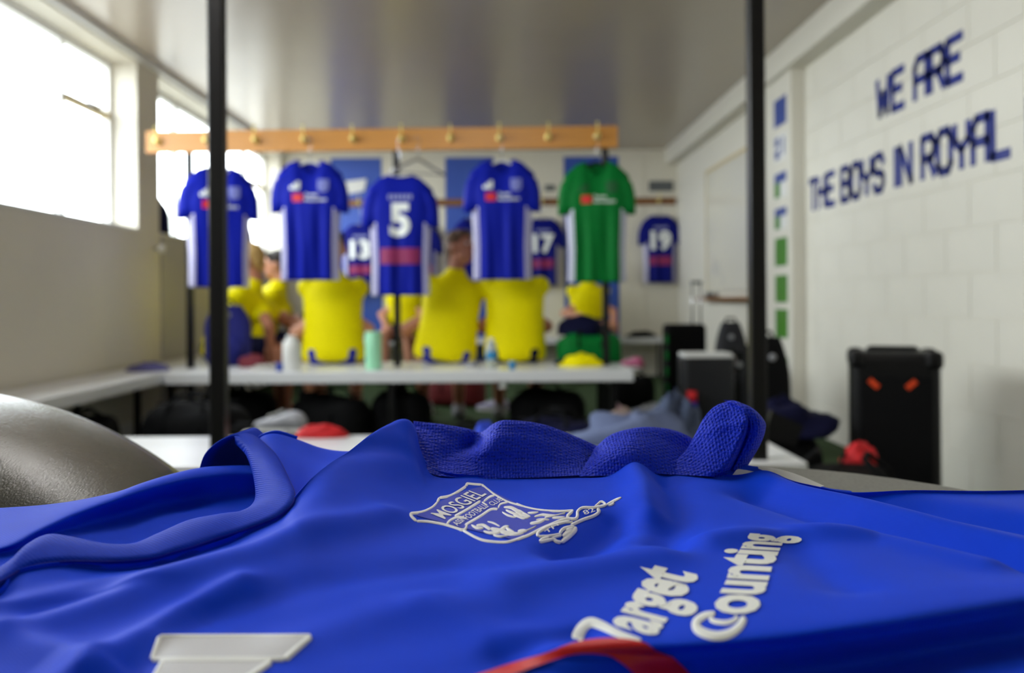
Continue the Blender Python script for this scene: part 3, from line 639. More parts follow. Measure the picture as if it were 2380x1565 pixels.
# --- side panel with the white stripes
SP = [[(1640,1090,.462),(1715,1080,.462),(1785,1090,.460),(1855,1106,.456),(1915,1133,.450),(1975,1142,.447)],
      [(1640,1112,.452),(1720,1118,.448),(1800,1128,.446),(1870,1138,.444),(1930,1146,.442),(1985,1150,.441)]]
rw = [[PY(*p) for p in r] for r in SP]; rw = [[p+Vector((0, 0.006, -0.008)) for p in rw[0]]]+rw
side = obj('side_panel', MB().grid(resample(rw, 24, 80)), RBLUE, J, smooth=True)
BS = bvh_of(side)
def qpatch(quad_rows, n, m, lift, bv=None):
    # rows of pixel points -> dense patch laid on the cloth
    r2 = [[Vector((x, y, 0)) for x, y in r] for r in quad_rows]; rr = [crom(r, m) for r in r2]
    P = []
    for i in range(n):
        f = i/(n-1)*(len(rr)-1); a = min(int(f), len(rr)-2); f -= a
        P.append([cloth(*(rr[a][j].lerp(rr[a+1][j], f)).xy, lift, bv) for j in range(m)])
    return MB().grid(P)
obj('side_stripe', qpatch([[(1712,1094),(1724,1094),(1760,1101),(1800,1112)],[(1700,1110),(1712,1112),(1752,1118),(1800,1122)]], 8, 24, 0.0007, BS), PRINT, J, smooth=True)
obj('side_stripe', qpatch([[(1760,1089),(1800,1094),(1830,1101),(1865,1113),(1915,1135)],[(1762,1094),(1795,1108),(1818,1117),(1852,1129),(1900,1138)]], 8, 30, 0.0012, BS), PRINT, J, smooth=True)
# --- prints: three-bar mark, red block, sponsor lettering
mk3 = [[[(371,1483),(545,1483),(722,1482)],[(353,1536),(508,1537),(662,1535)]], [[(379,1541),(500,1540),(630,1540)],[(345,1600),(445,1600),(545,1600)]], [[(352,1606),(440,1606),(530,1606)],[(310,1690),(380,1690),(450,1690)]]]
for q in mk3:
    b_ = obj('three_bar_mark', qpatch(q, 12, 40, 0.0006), PRINTG, J, smooth=True)
    (tl, tm, tr), (bl, bm_, br) = q; e = 9
    rim_ = [[tl, tr], [tr, br], [br, bl], [bl, tl]]
def stroke(pts, wd, lift=0.0004, n=None, closed=False):
    L = sum((Vector(pts[i+1])-Vector(pts[i])).length for i in range(len(pts)-1)); n = n or max(6, int(L/4))
    C = crom([Vector((x, y, 0)) for x, y in pts], n); wl_ = wd if isinstance(wd, (list, tuple)) else [wd, wd]
    P = [[], [], [], [], []]
    for i, c in enumerate(C):
        t_ = (C[min(i+1, n-1)]-C[max(i-1, 0)]); t_ = t_.normalized() if t_.length > 1e-6 else Vector((1, 0, 0)); nn = Vector((-t_.y, t_.x, 0))
        f = i/(n-1)*(len(wl_)-1); a = min(int(f), len(wl_)-2); wq = wl_[a]*(1-f+a)+wl_[a+1]*(f-a)
        rnd = 0.35+0.65*math.sqrt(max(0.0, 1-max(0, 1-min(i, n-1-i)*L/n/max(wq/2, 0.1))**2))
        for k, (o_, lf) in enumerate(((-0.5, 0.25), (-0.32, 1), (0, 1.25), (0.32, 1), (0.5, 0.25))):
            q = c+nn*wq*o_*rnd; P[k].append(cloth(q.x, q.y, lift*lf))
    return MB().grid(P)
def strokes(name, lst, mat, parent, lift=0.0004):
    m_ = MB()
    for pts, wd in lst:
        s_ = stroke(pts, wd, lift); m_.add(s_.v, s_.f)
    return obj(name, m_, mat, parent, smooth=True)
for tl, tr, br, bl in (((371,1483),(722,1482),(662,1535),(353,1536)), ((379,1541),(630,1540),(545,1600),(345,1600))):
    strokes('mark_edging', [([tl, tr], 9), ([tr, br], 14), ([br, bl], 9), ([bl, tl], 13)], PRINT, J, 0.0007)
U_ = [(1060,1592),(1150,1562),(1260,1527),(1330,1502),(1400,1491),(1470,1494),(1535,1512),(1585,1545),(1622,1592)]
L_ = [(1100,1612),(1190,1577),(1285,1541),(1340,1522),(1390,1520),(1432,1536),(1462,1556),(1480,1580),(1492,1612)]
obj('red_print', qpatch([U_, L_], 44, 130, 0.0009), REDP, J, smooth=True)
def font_px(name, txt, off, mapper, mat, parent, lift=0.0004, size=1.0, maxlen=0.05):
    vs, fs = text2d(txt, size, off, maxlen); x0 = min(v[0] for v in vs); x1 = max(v[0] for v in vs)
    return obj(name, MB().add([cloth(*mapper((x-x0)/(x1-x0), y), lift) for x, y in vs], fs), mat, parent, smooth=True)
XH = 0.56
def quadmap(BL, BR, TL, TR, xh=XH, ts=None):
    BL, BR, TL, TR = map(Vector, (BL, BR, TL, TR))
    def f(u, v):
        if ts: u = float(np.interp(u, ts[0], ts[1]))
        b_ = BL.lerp(BR, u); t_ = TL.lerp(TR, u); p = b_+(t_-b_)*(v/xh); return (p.x, p.y)
    return f
strokes('sponsor_letter', [([(1340,1489),(1352,1462),(1372,1448),(1398,1455),(1440,1475),(1490,1492)], [30, 26, 24, 22, 18, 14])], PRINT, J)
font_px('sponsor_lettering', 'arget', 0.036, quadmap((1515,1482),(1619,1338),(1404,1452),(1508,1312)), PRINT, J)
cmx = [(752,1428),(765,1387),(778,1354),(788,1317),(797,1297),(803,1283),(812,1262),(822,1246)]
cums = [0,.167,.33,.5,.597,.67,.833,1.0]
def cmap(u, v):
    bx_ = np.interp(u, cums, [1750,1765,1778,1788,1797,1803,1812,1824]); tx = np.interp(u, cums, [1640,1656,1674,1684,1696,1706,1718,1730]); yy_ = np.interp(u, cums, [1430,1388,1354,1317,1297,1283,1262,1244])
    k = v/XH; return (float(bx_+(tx-bx_)*k), float(yy_+6*(0.5-k)))
font_px('sponsor_lettering', 'ounting', 0.036, cmap, PRINT, J)
c4 = lambda x, y: (1200+x/3.4, 1220+y/3.4)
strokes('sponsor_letter', [([c4(1570,705), c4(1490,720), c4(1425,770), c4(1440,835), c4(1560,880), c4(1680,865), c4(1765,805), c4(1800,735)], [13, 17, 20, 22, 23, 22, 19, 17]), ([c4(1530,740), c4(1560,765), c4(1650,778), c4(1720,760), c4(1745,730)], [10, 11, 12, 11, 10])], PRINT, J)
# --- embroidered club crest
crest = obj('club_crest', qpatch([[(966,1200),(1000,1180),(1060,1150),(1120,1132)],[(1080,1230),(1130,1210),(1170,1195),(1215,1178)],[(1200,1258),(1240,1240),(1290,1220),(1320,1200)]], 24, 40, 0.0003), mk('crest_ground', (26, 54, 196), 0.6, var=(200, 0.06), bump=('noise', 700, 0.3, 0.0003)), J, smooth=True)
q1 = lambda *p: [(940+x/8.5, 1110+y/8.5) for x, y in p]
q2 = lambda *p: [(1200+x/9.154, 1130+y/9.154) for x, y in p]
strokes('shield_outline', [(q1((105,720),(350,690),(550,600),(650,500)), 6.5), (q1((650,500),(690,410)), 6.5), (q1((690,410),(900,370),(1100,260),(1215,180)), 6.5), (q1((1215,180),(1240,122)), 7), (q1((1225,122),(1380,140),(1530,150)), 5), (q1((1530,150),(1640,240),(1800,360),(2060,500),(2380,590)), 5.5),
  (q2((0,385),(200,460),(500,520),(900,545),(1210,528)), 5), (q2((1210,528),(1130,600),(1080,665),(1150,712)), 7.5),
  (q1((105,720),(160,800),(240,872)), 6.5), (q1((240,872),(450,880),(650,910),(830,950),(1150,1050)), 5.5), (q1((1150,1050),(1400,1190),(1600,1260),(1900,1290),(2100,1270),(2380,1170)), 5.5), (q2((0,1150),(250,1060),(500,930),(700,840),(1000,720),(1180,700)), 6.5)], THREAD, crest)
strokes('banner_outline', [(q1((990,785),(1250,640),(1500,480)), 8), (q1((1190,960),(1500,780),(1700,650),(1840,640)), 8), (q1((840,945),(900,865),(1050,800),(1190,815)), 7), (q1((1060,1035),(1190,1040),(1240,950)), 7), (q1((1560,495),(1680,400),(1790,365)), 7), (q1((1850,632),(1890,545),(1990,515),(2060,500)), 6), (q1((1530,500),(1640,570)), 5)], THREAD, crest)
def affmap(BL, BR, TL):
    BL, BR, TL = Vector(BL), Vector(BR), Vector(TL); ux = BR-BL; uy = TL-BL
    def f(u, v): p = BL+ux*u+uy*(v/0.72); return (p.x, p.y)
    return f
a1 = q1((790,850),(1625,355),(500,735)); font_px('crest_lettering', 'MOSGIEL', 0.012, affmap(*a1), THREAD, crest, 0.0006)
a1 = q1((1255,865),(1665,600),(1130,800)); font_px('crest_lettering', 'FOOTBALL', 0.012, affmap(*a1), THREAD, crest, 0.0006)
a1 = q1((1740,590),(1960,470),(1640,530)); font_px('crest_lettering', 'CLUB', 0.012, affmap(*a1), THREAD, crest, 0.0006)
a1 = q1((1050,985),(1230,850),(930,930)); font_px('crest_lettering', 'ASSN', 0.012, affmap(*a1), THREAD, crest, 0.0006)
LI = [(q1((1320,955),(1420,1010),(1560,1020)), [3, 9, 6]), (q1((1420,965),(1560,960),(1700,1050)), [4, 8, 10]), (q1((1640,890),(1760,920),(1880,985)), [3, 5, 3]), (q1((1560,1080),(1700,1110),(1860,1090),(1980,1000),(2060,985)), [4, 7, 12, 10, 3]), (q1((1700,1030),(1860,1060),(2050,1120),(2250,1130),(2360,1100)), [8, 12, 14, 8, 5]), (q1((1750,1150),(1880,1180),(2050,1170)), [3, 5, 3]), (q1((2000,1000),(2080,1060),(2180,1110)), [6, 9, 4]),
      (q1((1930,700),(2040,765),(2200,810)), [3, 6, 4]), (q1((1960,605),(2100,610),(2200,660),(2330,720)), [4, 9, 11, 8]), (q1((2000,660),(2120,710),(2260,770)), [4, 8, 6]), (q1((2150,760),(2280,800),(2378,840)), [4, 7, 5]), (q2((-10,560),(80,620),(290,680)), [8, 9, 4]), (q2((60,530),(180,610),(300,670)), [4, 6, 4]), (q2((0,650),(120,700),(260,700)), [4, 6, 3]),
      (q2((240,590),(350,590),(470,575)), [4, 7, 3]), (q2((380,675),(560,630),(740,650),(850,640)), [4, 7, 8, 3]), (q2((600,690),(760,660),(1040,590)), [4, 4, 2]), (q2((30,990),(130,970),(225,975)), [8, 10, 7]), (q2((60,1020),(300,930),(420,870)), [4, 3, 2]), (q2((290,815),(400,800),(520,770),(620,720)), [7, 9, 9, 5]), (q2((420,740),(560,725),(700,740)), [4, 5, 4]), (q2((760,700),(900,690),(1040,690)), [5, 7, 5])]
strokes('crest_lion', LI, THREAD, crest, 0.0005)
RB = [(q2((1150,712),(1260,705),(1300,640),(1310,540),(1420,470),(1660,468),(1920,415)), [7, 7, 7, 7, 6, 6, 7]), (q2((1660,460),(1730,400),(1810,340),(1910,395)), 5), (q2((1900,420),(2050,340),(2150,290),(2240,255)), [4, 6, 5, 2]), (q2((1960,430),(2050,400),(2080,360)), 4), (q2((1720,490),(1760,550),(1650,640),(1400,730),(1150,850)), [8, 8, 8, 8, 8]),
      (q2((470,1080),(450,1020),(520,960),(650,890),(850,820),(1130,760)), [7, 7, 7, 7, 7, 5]), (q2((470,1085),(680,1075),(950,1030)), 5), (q2((920,1020),(1000,920),(1150,880),(1230,890)), 8), (q2((1230,890),(1240,950),(1100,1090),(950,1210)), [10, 12, 12, 9]), (q2((1050,960),(1180,920),(1100,1010),(980,1090)), [12, 14, 16, 10]), (q2((950,1210),(850,1190),(780,1140),(640,1170),(490,1200)), [8, 8, 7, 8, 8]), (q2((490,1200),(560,1140),(700,1090)), [8, 8, 6]), (q2((740,1120),(900,1080),(960,1060)), [4, 4, 4]), (q2((1000,790),(1200,780)), 4)]
strokes('crest_ribbon', RB, THREAD, crest, 0.0005)
a1 = q2((640,1050),(900,860),(590,990)); font_px('crest_lettering', 'TH', 0.012, affmap(*a1), THREAD, crest, 0.0006)
a1 = q2((1450,640),(1680,560),(1390,560)); font_px('crest_lettering', '82', 0.012, affmap(*a1), THREAD, crest, 0.0006)
# ================================================================== hanging shirts
def hanging_shirt(label, loc, rz, mat, back=False, number=None, stripes=True, group='match shirts hanging on the near rail', deco=True, seed=1, scale=1.0, trim=None):
    rnd = random.Random(seed); t = thing('hanging_shirt', label, 'shirt', (0, 0, 0), group)
    NU, NV = 36, 34; ph = [rnd.uniform(0, 6) for _ in range(4)]
    def wd(v): return float(np.interp(v, [0, .12, .36, .7, 1], [.205, .212, .190, .180, .183]))
    def surf(u, v, side):
        w0 = wd(v); x = u*w0; ax = abs(u*0.205)
        zt = -0.008-max(0, ax-0.07)*0.34-max(0, ax-0.125)*0.55
        sc_ = (0.085 if side < 0 else 0.018)*(max(0.0, 1-(ax/0.082)**2))
        z = (zt-sc_)*(1-v)**1.0+(-0.765)*v
        d = (0.020+0.05*min(1, v*4))*math.sqrt(max(0, 1-u**4))*(1-0.25*v)
        rip = (0.011*math.sin(8.5*u+ph[0]+1.2*v)+0.006*math.sin(15*u+ph[1]-v*2))*min(1, max(0, v-0.22)*2.2)*(1-u**6)
        return Vector((x, side*(d+rip), z))
    def mf(i, j):
        u = abs((j+0.5)/NU*2-1); v = (i+0.5)/NV
        if stripes and v > 0.36 and u > 0.76: return 1
        return 0
    for side, nm in ((-1, 'front_panel'), (1, 'back_panel')):
        mb = MB(); mb.grid([[surf(j/NU*2-1, i/NV, side) for j in range(NU+1)] for i in range(NV+1)], mf=mf)
        obj(nm, mb, [mat, SIDEW], t, smooth=True, solid=0.0015)
    if stripes:   # thin body-coloured gaps that split the white side band into three
        for side in (-1, 1):
            for sg in (-1, 1):
                for uc in (0.83, 0.91):
                    obj('stripe_gap', MB().grid([[surf(sg*(uc+du), v, side)+Vector((0, side*0.0022, 0)) for du in (-0.010, 0.010)] for v in np.linspace(0.37, 0.99, 14)]), mat, t, smooth=True)
    for sg in (-1, 1):
        path = [(.138, -.075, .030, .050), (.160, -.135, .042, .066), (.176, -.20, .046, .066), (.184, -.265, .047, .062), (.188, -.335, .048, .058)]
        rg = []
        for x, z, th, hw in path:
            dx, dz = (.80, -.60) if z > -.1 else (.98, -.22)
            rg.append([(sg*(x+hw*math.cos(a)*dx), th*math.sin(a)*(1+0.08*math.sin(3*a+ph[2])), z-hw*math.cos(a)*0.62*(-dz)/0.62*-1*-1 if False else z+hw*math.cos(a)*dz*0.6) for a in [2*PI*q/24 for q in range(24)]])
        obj('sleeve', MB().grid([[Vector(p) for p in r] for r in rg], close=True), mat, t, smooth=True, solid=0.0015)
    cr = []
    for q in range(32):
        a = 2*PI*q/32; x = 0.082*math.cos(a); s_ = -1 if math.sin(a) < 0 else 1
        cr.append((x, (0.024)*math.sin(a), -0.010-(0.085 if s_ < 0 else 0.018)*max(0, 1-(x/0.082)**2)))
    obj('collar', MB().tube(cr+[cr[0]], 0.0075, 8), trim or mat, t, smooth=True)
    sgn = -1; su = lambda x, z, e=0.004: None
    def pt(x, z, side, e=0.0045):
        v = min(1, max(0, (-0.05-z)/0.715)) if False else None
        v = 0.3
        for _ in range(8):
            u = max(-.98, min(.98, x/wd(v))); p = surf(u, v, side); v = min(1, max(0, v+(p.z-z)/0.75))
        p = surf(u, v, side); return Vector((x, p.y+side*e, z))
    def patch(nm, x0, x1, z0, z1, m, side, sh=0.0):
        return obj(nm, MB().grid([[pt(x0+(x1-x0)*j/8+sh*(i/6), z0+(z1-z0)*i/6, side) for j in range(9)] for i in range(7)]), m, t, smooth=True)
    if deco:
        if not back:
            s = -1
            cb = MB()
            pts = [(.055, -.135), (.125, -.135), (.122, -.185), (.09, -.215), (.058, -.185)]
            cb.grid([[pt(x, -.135+(-0.08)*i/6 if abs(x-.09) < .02 or i < 5 else -.135-.08*i/6*0.75, s) for x in (.056, .073, .09, .107, .124)] for i in range(7)])
            obj('club_crest', cb, mk('dark_green_print', (0, 84, 36), 0.55) if mat is SGREEN else mk('pale_crest_print', (112, 118, 186), 0.55, var=(160, 0.5)), t, smooth=True)
            mm = MB()
            for k, (a, b_, h) in enumerate(((-.115, -.098, .022), (-.095, -.078, .038), (-.075, -.055, .054))):
                mm.grid([[pt(x, -.2+h*q_, s) for x in (a, (a+b_)/2, b_)] for q_ in (0, .5, 1)])
            obj('three_bar_mark', mm, mk('dark_green_print', (0, 84, 36), 0.55) if mat is SGREEN else PRINT, t, smooth=True)
            patch('red_print', -.10, -.035, -.225, -.275, REDP, s)
            for ln, (txt, zz) in enumerate((('Target', -.243), ('Accounting', -.272))):
                vs, fs = text2d(txt, 0.030, 0.0006, 0.01); obj('sponsor_lettering', MB().add([pt(-.025+x, zz+y, s) for x, y in vs], fs), PRINT, t, smooth=True)
        else:
            s = 1; fl = -1
            vs, fs = text2d(number, 0.27, 0.012, 0.03); x0 = min(v[0] for v in vs); x1 = max(v[0] for v in vs); mxx = (x0+x1)/2
            obj('shirt_number', MB().add([pt(-(x-mxx), -.385+y, s) for x, y in vs], fs), PRINT, t, smooth=True)
            nb = MB()
            for k in range(6):
                a = -.075+k*.026; nb.grid([[pt(a+.018*q_, -.135-.03*r_, s) for q_ in (0, .5, 1)] for r_ in (0, .5, 1)])
            obj('name_print', nb, mk('pale_print', (150, 154, 205), 0.55, var=(90, 0.4)), t, smooth=True)
            patch('sponsor_print', -.125, .125, -.47, -.57, mk('dull_red_print', (142, 28, 88), 0.55, var=(60, 0.25)), s)
    t.location = loc; t.rotation_euler = (0, 0, rz); t.scale = (scale,)*3
    return t
def hanger(label, loc, rz, mat, zhook, yhook, group='clothes hangers on the near rail', bare=False):
    t = thing('clothes_hanger', label, 'hanger', loc, group, rz); L_ = Vector((0, 0, 0))
    def ob(nm, mb, m):
        me = mb.mesh(nm, m); return link(nm, me, t)
    ob('shoulder_bar', MB().tube([(-.185, 0, -.085), (-.10, 0, -.045), (-.03, 0, -.008), (0, 0, 0), (.03, 0, -.008), (.10, 0, -.045), (.185, 0, -.085)], [.006, .009, .009, .008, .009, .009, .006], 10), mat)
    if bare: ob('lower_bar', MB().tube([(-.185, 0, -.087), (.185, 0, -.087)], 0.004, 8), mat)
    hz = zhook-loc[2]; hy = 0.0
    ob('hook', MB().tube([(0, 0, 0), (0, 0, hz*0.55), (0.012, 0, hz*0.72), (0.016, 0, hz*0.86), (0.008, 0, hz-0.002), (-0.004, 0, hz+.004), (-0.016, 0, hz-.006)], 0.0028, 8), STEEL)
    return t
YS = 5.425
HZ = 1.912
SH = [(508, 386, 0.35, SBLUE, False, None, 'blue match shirt at the left end of the near rail, half behind the black post'),
      (720, 370, 0.05, SBLUE, False, None, 'blue match shirt hanging in front of the man with the dark hair, second from left'),
      (930, 405, PI+0.06, SBLUE, True, '5', 'blue match shirt with white number 5 on its back'),
      (1166, 368, -0.04, SBLUE, False, None, 'blue match shirt hanging beside the green one on the near rail'),
      (1386, 374, -0.05, SGREEN, False, None, 'green goalkeeper shirt at the right end of the near rail')]
hk = [X_(378+112.2*i, 5.53) for i in range(10)]
for i, (px, py, rz, m, bk, num, lb) in enumerate(SH):
    p = at(px, py, YS)
    hanging_shirt(lb, p, rz, m, bk, num, seed=i+3, trim=SBLUE if m is SBLUE else SGREEN)
    hanger(['white hanger inside the leftmost near blue shirt', 'white hanger showing in the collar of the second near blue shirt', 'white hanger holding the number 5 shirt', 'white hanger holding the blue shirt beside the green one', 'dark hanger holding the green goalkeeper shirt'][i],
           (p.x, YS, p.z-0.012), rz, BOTW if i < 4 else BLACKP, HZ-0.012, 0)
p = at(972, 372, YS); hanger('empty thin wire hanger just right of the number 5 shirt', (p.x, YS-0.02, p.z), 0.5, STEEL, HZ-0.012, 0, bare=True)
FS = [(838, 520, PI, True, '13', 'blue far wall shirt numbered 13 left of the number 5 shirt'), (978, 520, PI, True, '8', 'far wall shirt mostly hidden behind the head of the seated man looking left'),
      (1100, 505, 0, False, None, 'far wall shirt with white side stripes behind the near shirt beside the green one'), (1262, 506, PI, True, '17', 'blue far wall shirt numbered 17 left of the green goalkeeper shirt'),
      (1533, 499, PI+0.03, True, '19', 'blue far wall shirt numbered 19 hanging alone at the right')]
fhk = [-1.57, -0.9, -0.29, 0.49, 1.15, 1.81]; YH = 9.66
for i, (px, py, rz, bk, num, lb) in enumerate(FS):
    p = at(px, py, YH)
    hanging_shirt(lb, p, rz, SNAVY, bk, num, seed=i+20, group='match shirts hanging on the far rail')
    hanger(lb.replace('shirt', 'hanger', 1) if False else 'hanger of the far wall shirt ' + ['leftmost on the far rail', 'behind the seated man looking left', 'with white side stripes', 'just left of the green goalkeeper shirt', 'hanging alone at the far right'][i], (p.x, YH, p.z-0.007), 0, STEEL, 1.985, 0, 'clothes hangers on the far rail')

# ================================================================== people
def blob(name, fill, mat, parent, voxel=0.012, it=3):
    mb = MB(); fill(mb); me = mb.mesh('tmp', mat); o = link('tmp', me)
    r = o.modifiers.new('r', 'REMESH'); r.mode = 'VOXEL'; r.voxel_size = voxel; r.use_smooth_shade = True
    s = o.modifiers.new('s', 'SMOOTH'); s.factor = 0.5; s.iterations = it
    dg = bpy.context.evaluated_depsgraph_get(); dg.update()
    m2 = bpy.data.meshes.new_from_object(o.evaluated_get(dg)); m2.name = name
    bpy.data.objects.remove(o); m2.materials.clear(); m2.materials.append(mat)
    m2.polygons.foreach_set('use_smooth', [True]*len(m2.polygons))
    return link(name, m2, parent)
def person(label, loc, yaw, lean=0.1, side=0.0, head=(0.0, 0.0), armL=None, armR=None, legs=None, skin=0, hair=None, shorts=NAVY, seat=0.45, twist=0.0, hair_long=0, shirt=YELLOW):
    """seated figure facing local +Y; head=(yaw, nod); arms = (elbow, hand); legs = [(knee, ankle), (knee, ankle)]"""
    t = thing('person', label, 'person', loc, None, yaw); sk = SKINS[skin]; hair = hair or HAIRD
    U = Vector((math.sin(side), math.sin(lean), math.cos(lean)*math.cos(side))).normalized(); P = Vector((0, 0, seat+0.10))
    Rt = Vector((math.cos(twist), math.sin(twist), -math.sin(side)*0.5)).normalized(); Fd = U.cross(Rt)*-1
    Rt = Fd.cross(U)*1; Rt = Rt.normalized(); Fd = U.cross(Rt).normalized()
    B = Matrix((Rt, Fd, U)).transposed()
    at_ = lambda r, f, u: P+Rt*r+Fd*f+U*u
    neck = at_(0, 0.0, 0.515); hy, hn = head
    RH = B @ Matrix.Rotation(hy, 3, 'Z') @ Matrix.Rotation(-hn, 3, 'X')
    hc = neck+U*0.05+RH @ Vector((0, 0.035, 0.115)); hd = lambda x, y, z: hc+RH @ Vector((x, y, z))
    sL, sR = at_(-.172, 0, .415), at_(.172, 0, .415)
    eL, wL = [Vector(v) for v in (armL or ((-.24, .10, .72), (-.14, .36, .62)))]; eR, wR = [Vector(v) for v in (armR or ((.24, .10, .72), (.14, .36, .62)))]
    legs = legs or [((-.13, .46, .52), (-.13, .44, .09)), ((.13, .46, .52), (.13, .46, .09))]
    def hand(mb, e, w_, sgn):
        d = (w_-e).normalized(); n = d.cross(Vector((0, 0, 1)));
        if n.length < .1: n = Vector((1, 0, 0))
        n.normalize(); dn = n.cross(d).normalized(); pc = w_+d*0.05
        R = Matrix((n, d, dn)).transposed(); mb.ell(pc, (0.042, 0.05, 0.017), R)
        for k, ln in enumerate((0.066, 0.076, 0.070, 0.054)):
            b0 = pc+n*(-0.03+0.02*k)+d*0.035; b1 = b0+d*ln*0.55-dn*0.012; b2 = b1+d*ln*0.35-dn*0.03
            mb.caps_(b0, b1, .0095, .009, 8); mb.caps_(b1, b2, .009, .008, 8)
        q0 = pc-n*0.035*sgn-d*0.025; q1 = q0-n*0.025*sgn+d*0.03-dn*0.008; mb.caps_(q0, q1, .011, .010, 8); mb.caps_(q1, q1+d*0.03-dn*0.01, .010, .009, 8)
    def torso(mb, lv):
        rg = [[at_(rx*math.cos(2*PI*q/32), fo+ry*math.copysign(abs(math.sin(2*PI*q/32))**.85, math.sin(2*PI*q/32)), u) for q in range(32)] for u, rx, ry, fo in lv]
        mb.grid(rg, close=True); mb.cap(rg[0]); mb.cap(rg[-1], 0, True)
    def body(mb):
        torso(mb, [(-.085, .14, .10, 0), (-.02, .172, .12, 0), (.08, .160, .115, 0), (.2, .150, .108, 0), (.34, .165, .115, 0), (.42, .16, .10, 0), (.46, .11, .08, 0), (.50, .06, .06, 0)])
        mb.caps_(sL, sR, .06, .06); mb.caps_(at_(0, -.01, .44), neck+U*0.04, .068, .056); mb.caps_(neck, hd(0, -.02, -.04), .056, .056)
        mb.ell(hd(0, -.005, .02), (.076, .098, .105), RH); mb.ell(hd(0, .025, -.055), (.057, .068, .065), RH); mb.ell(hd(0, .06, -.095), (.028, .026, .022), RH)
        mb.caps_(hd(0, .088, .012), hd(0, .112, -.028), .009, .015, 8); mb.caps_(hd(-.03, .084, .03), hd(.03, .084, .03), .011, .011, 8)
        mb.caps_(hd(-.022, .087, -.066), hd(.022, .087, -.066), .009, .009, 8)
        for s in (-1, 1): mb.ell(hd(s*.079, -.008, -.008), (.011, .02, .033), RH)
        for s, e, w_ in ((sL, eL, wL), (sR, eR, wR)): mb.caps_(s, e, .052, .040); mb.caps_(e, w_, .042, .028)
        hand(mb, eL, wL, -1); hand(mb, eR, wR, 1)
        for i, (k, a) in enumerate(legs):
            k = Vector(k); a = Vector(a); hp = at_(-.09 if i == 0 else .09, .02, -.02)
            mb.caps_(hp, k, .088, .058); mb.caps_(k, k.lerp(a, .35)+Vector((0, -.012, 0)), .056, .058); mb.caps_(k.lerp(a, .35)+Vector((0, -.012, 0)), a, .058, .036)
            mb.caps_(a, a+Vector((0, .16, -.045)), .04, .03)
    def shirtf(mb):
        torso(mb, [(-.088, .190, .135, -.035), (-.06, .212, .160, -.03), (.0, .212, .162, -.025), (.10, .200, .152, -.012), (.22, .194, .143, 0), (.33, .200, .140, 0), (.385, .200, .130, 0), (.43, .172, .112, -.004), (.47, .118, .090, -.006), (.505, .078, .074, -.006)])
        mb.caps_(at_(-.15, 0, .40), at_(.15, 0, .40), .074, .074); mb.caps_(at_(0, -.01, .42), at_(0, -.005, .505), .085, .072)
        for s, e in ((sL, eL), (sR, eR)): mb.caps_(s, s.lerp(e, .35), .070, .076, 16); mb.caps_(s.lerp(e, .35), s.lerp(e, .62), .076, .074, 16)
    def shortf(mb):
        mb.ell(at_(0, 0, -.01), (.182, .132, .09), B)
        for i, (k, a) in enumerate(legs): hp = at_(-.09 if i == 0 else .09, .02, -.02); k = Vector(k); mb.caps_(hp, hp.lerp(k, .74), .098, .092, 16)
    def hairf(mb):
        mb.ell(hd(0, -.018, .040), (.084, .100, .096), RH); mb.ell(hd(0, -.052, .0), (.074, .062, .078), RH); mb.caps_(hd(-.045, .055, .092), hd(.045, .055, .092), .026, .026)
        mb.caps_(hd(0, -.06, -.02), hd(0, -.05, -.085), .055, .035)
        if hair_long: mb.caps_(hd(0, -.07, -.04), hd(.01, -.085, -.17), .058, .035)
    blob('body', body, sk, t, 0.0085, 3); blob('shirt', shirtf, shirt, t, 0.013, 9); blob('shorts', shortf, shorts, t, 0.014, 3); blob('hair', hairf, hair, t, 0.009, 2)
    for s in (-1, 1): link('eye', MB().ell(hd(s*.031, .083, .012), (.013, .010, .010), RH, 12, 8).mesh('eye', EYE), t)
    for i, (k, a) in enumerate(legs):
        a = Vector(a); blob('shoe', lambda mb, a=a: (mb.caps_(a+Vector((0, -.035, -.04)), a+Vector((0, .17, -.052)), .048, .036, 14), mb.caps_(a+Vector((0, 0, .0)), a+Vector((0, .0, -.03)), .05, .05, 14)), [BLACK, GREY][i % 2 if False else skin % 2], t, 0.012, 2)
    return t
def phone(parent_loc): pass
person('person with short blond hair in yellow shirt leaning forward on the left bench', (-2.00, 6.2, 0), -PI/2, lean=0.46, head=(0.1, 0.55), armL=((-.22, .42, .72), (-.10, .58, .60)), armR=((.22, .40, .70), (.17, .40, .52)), skin=1, hair=HAIRB, shorts=NAVY,
       legs=[((-.14, .46, .52), (-.14, .42, .09)), ((.16, .45, .52), (.16, .48, .09))])
person('dark haired person in yellow bowed over a phone at the back of left bench', (-2.07, 7.25, 0), -PI/2+0.2, lean=0.42, head=(-0.1, 0.5), armL=((-.22, .30, .72), (-.03, .46, .70)), armR=((.22, .28, .70), (.05, .46, .69)), skin=0, hair=HAIRD)
person('person seen from behind in yellow shirt, head hidden by the second hanging blue shirt', (-1.12, 5.80, 0), 0.12, lean=0.10, head=(0.1, 0.15), armL=((-.25, .0, .66), (-.20, .25, .66)), armR=((.235, .06, .68), (.16, .32, .64)), skin=0, hair=HAIRD, shorts=mk('royal_shorts', (18, 34, 150), 0.7))
person('brown haired person in yellow shirt seen from behind with head turned left', (-.36, 5.80, 0), 0.15, lean=0.05, side=0.14, head=(0.85, -0.25), armL=((-.27, .10, .68), (-.22, .34, .60)), armR=((.22, .14, .69), (.12, .36, .64)), skin=1, hair=HAIRM, hair_long=1, shorts=mk('royal_shorts', (18, 34, 150), 0.7))
person('person seen from behind in yellow shirt under the blue shirt beside the green one', (.105, 5.80, 0), -0.05, lean=0.04, head=(-0.3, 0.1), armL=((-.235, .08, .69), (-.14, .34, .64)), armR=((.22, .12, .69), (.12, .36, .64)), skin=1, hair=HAIRD)
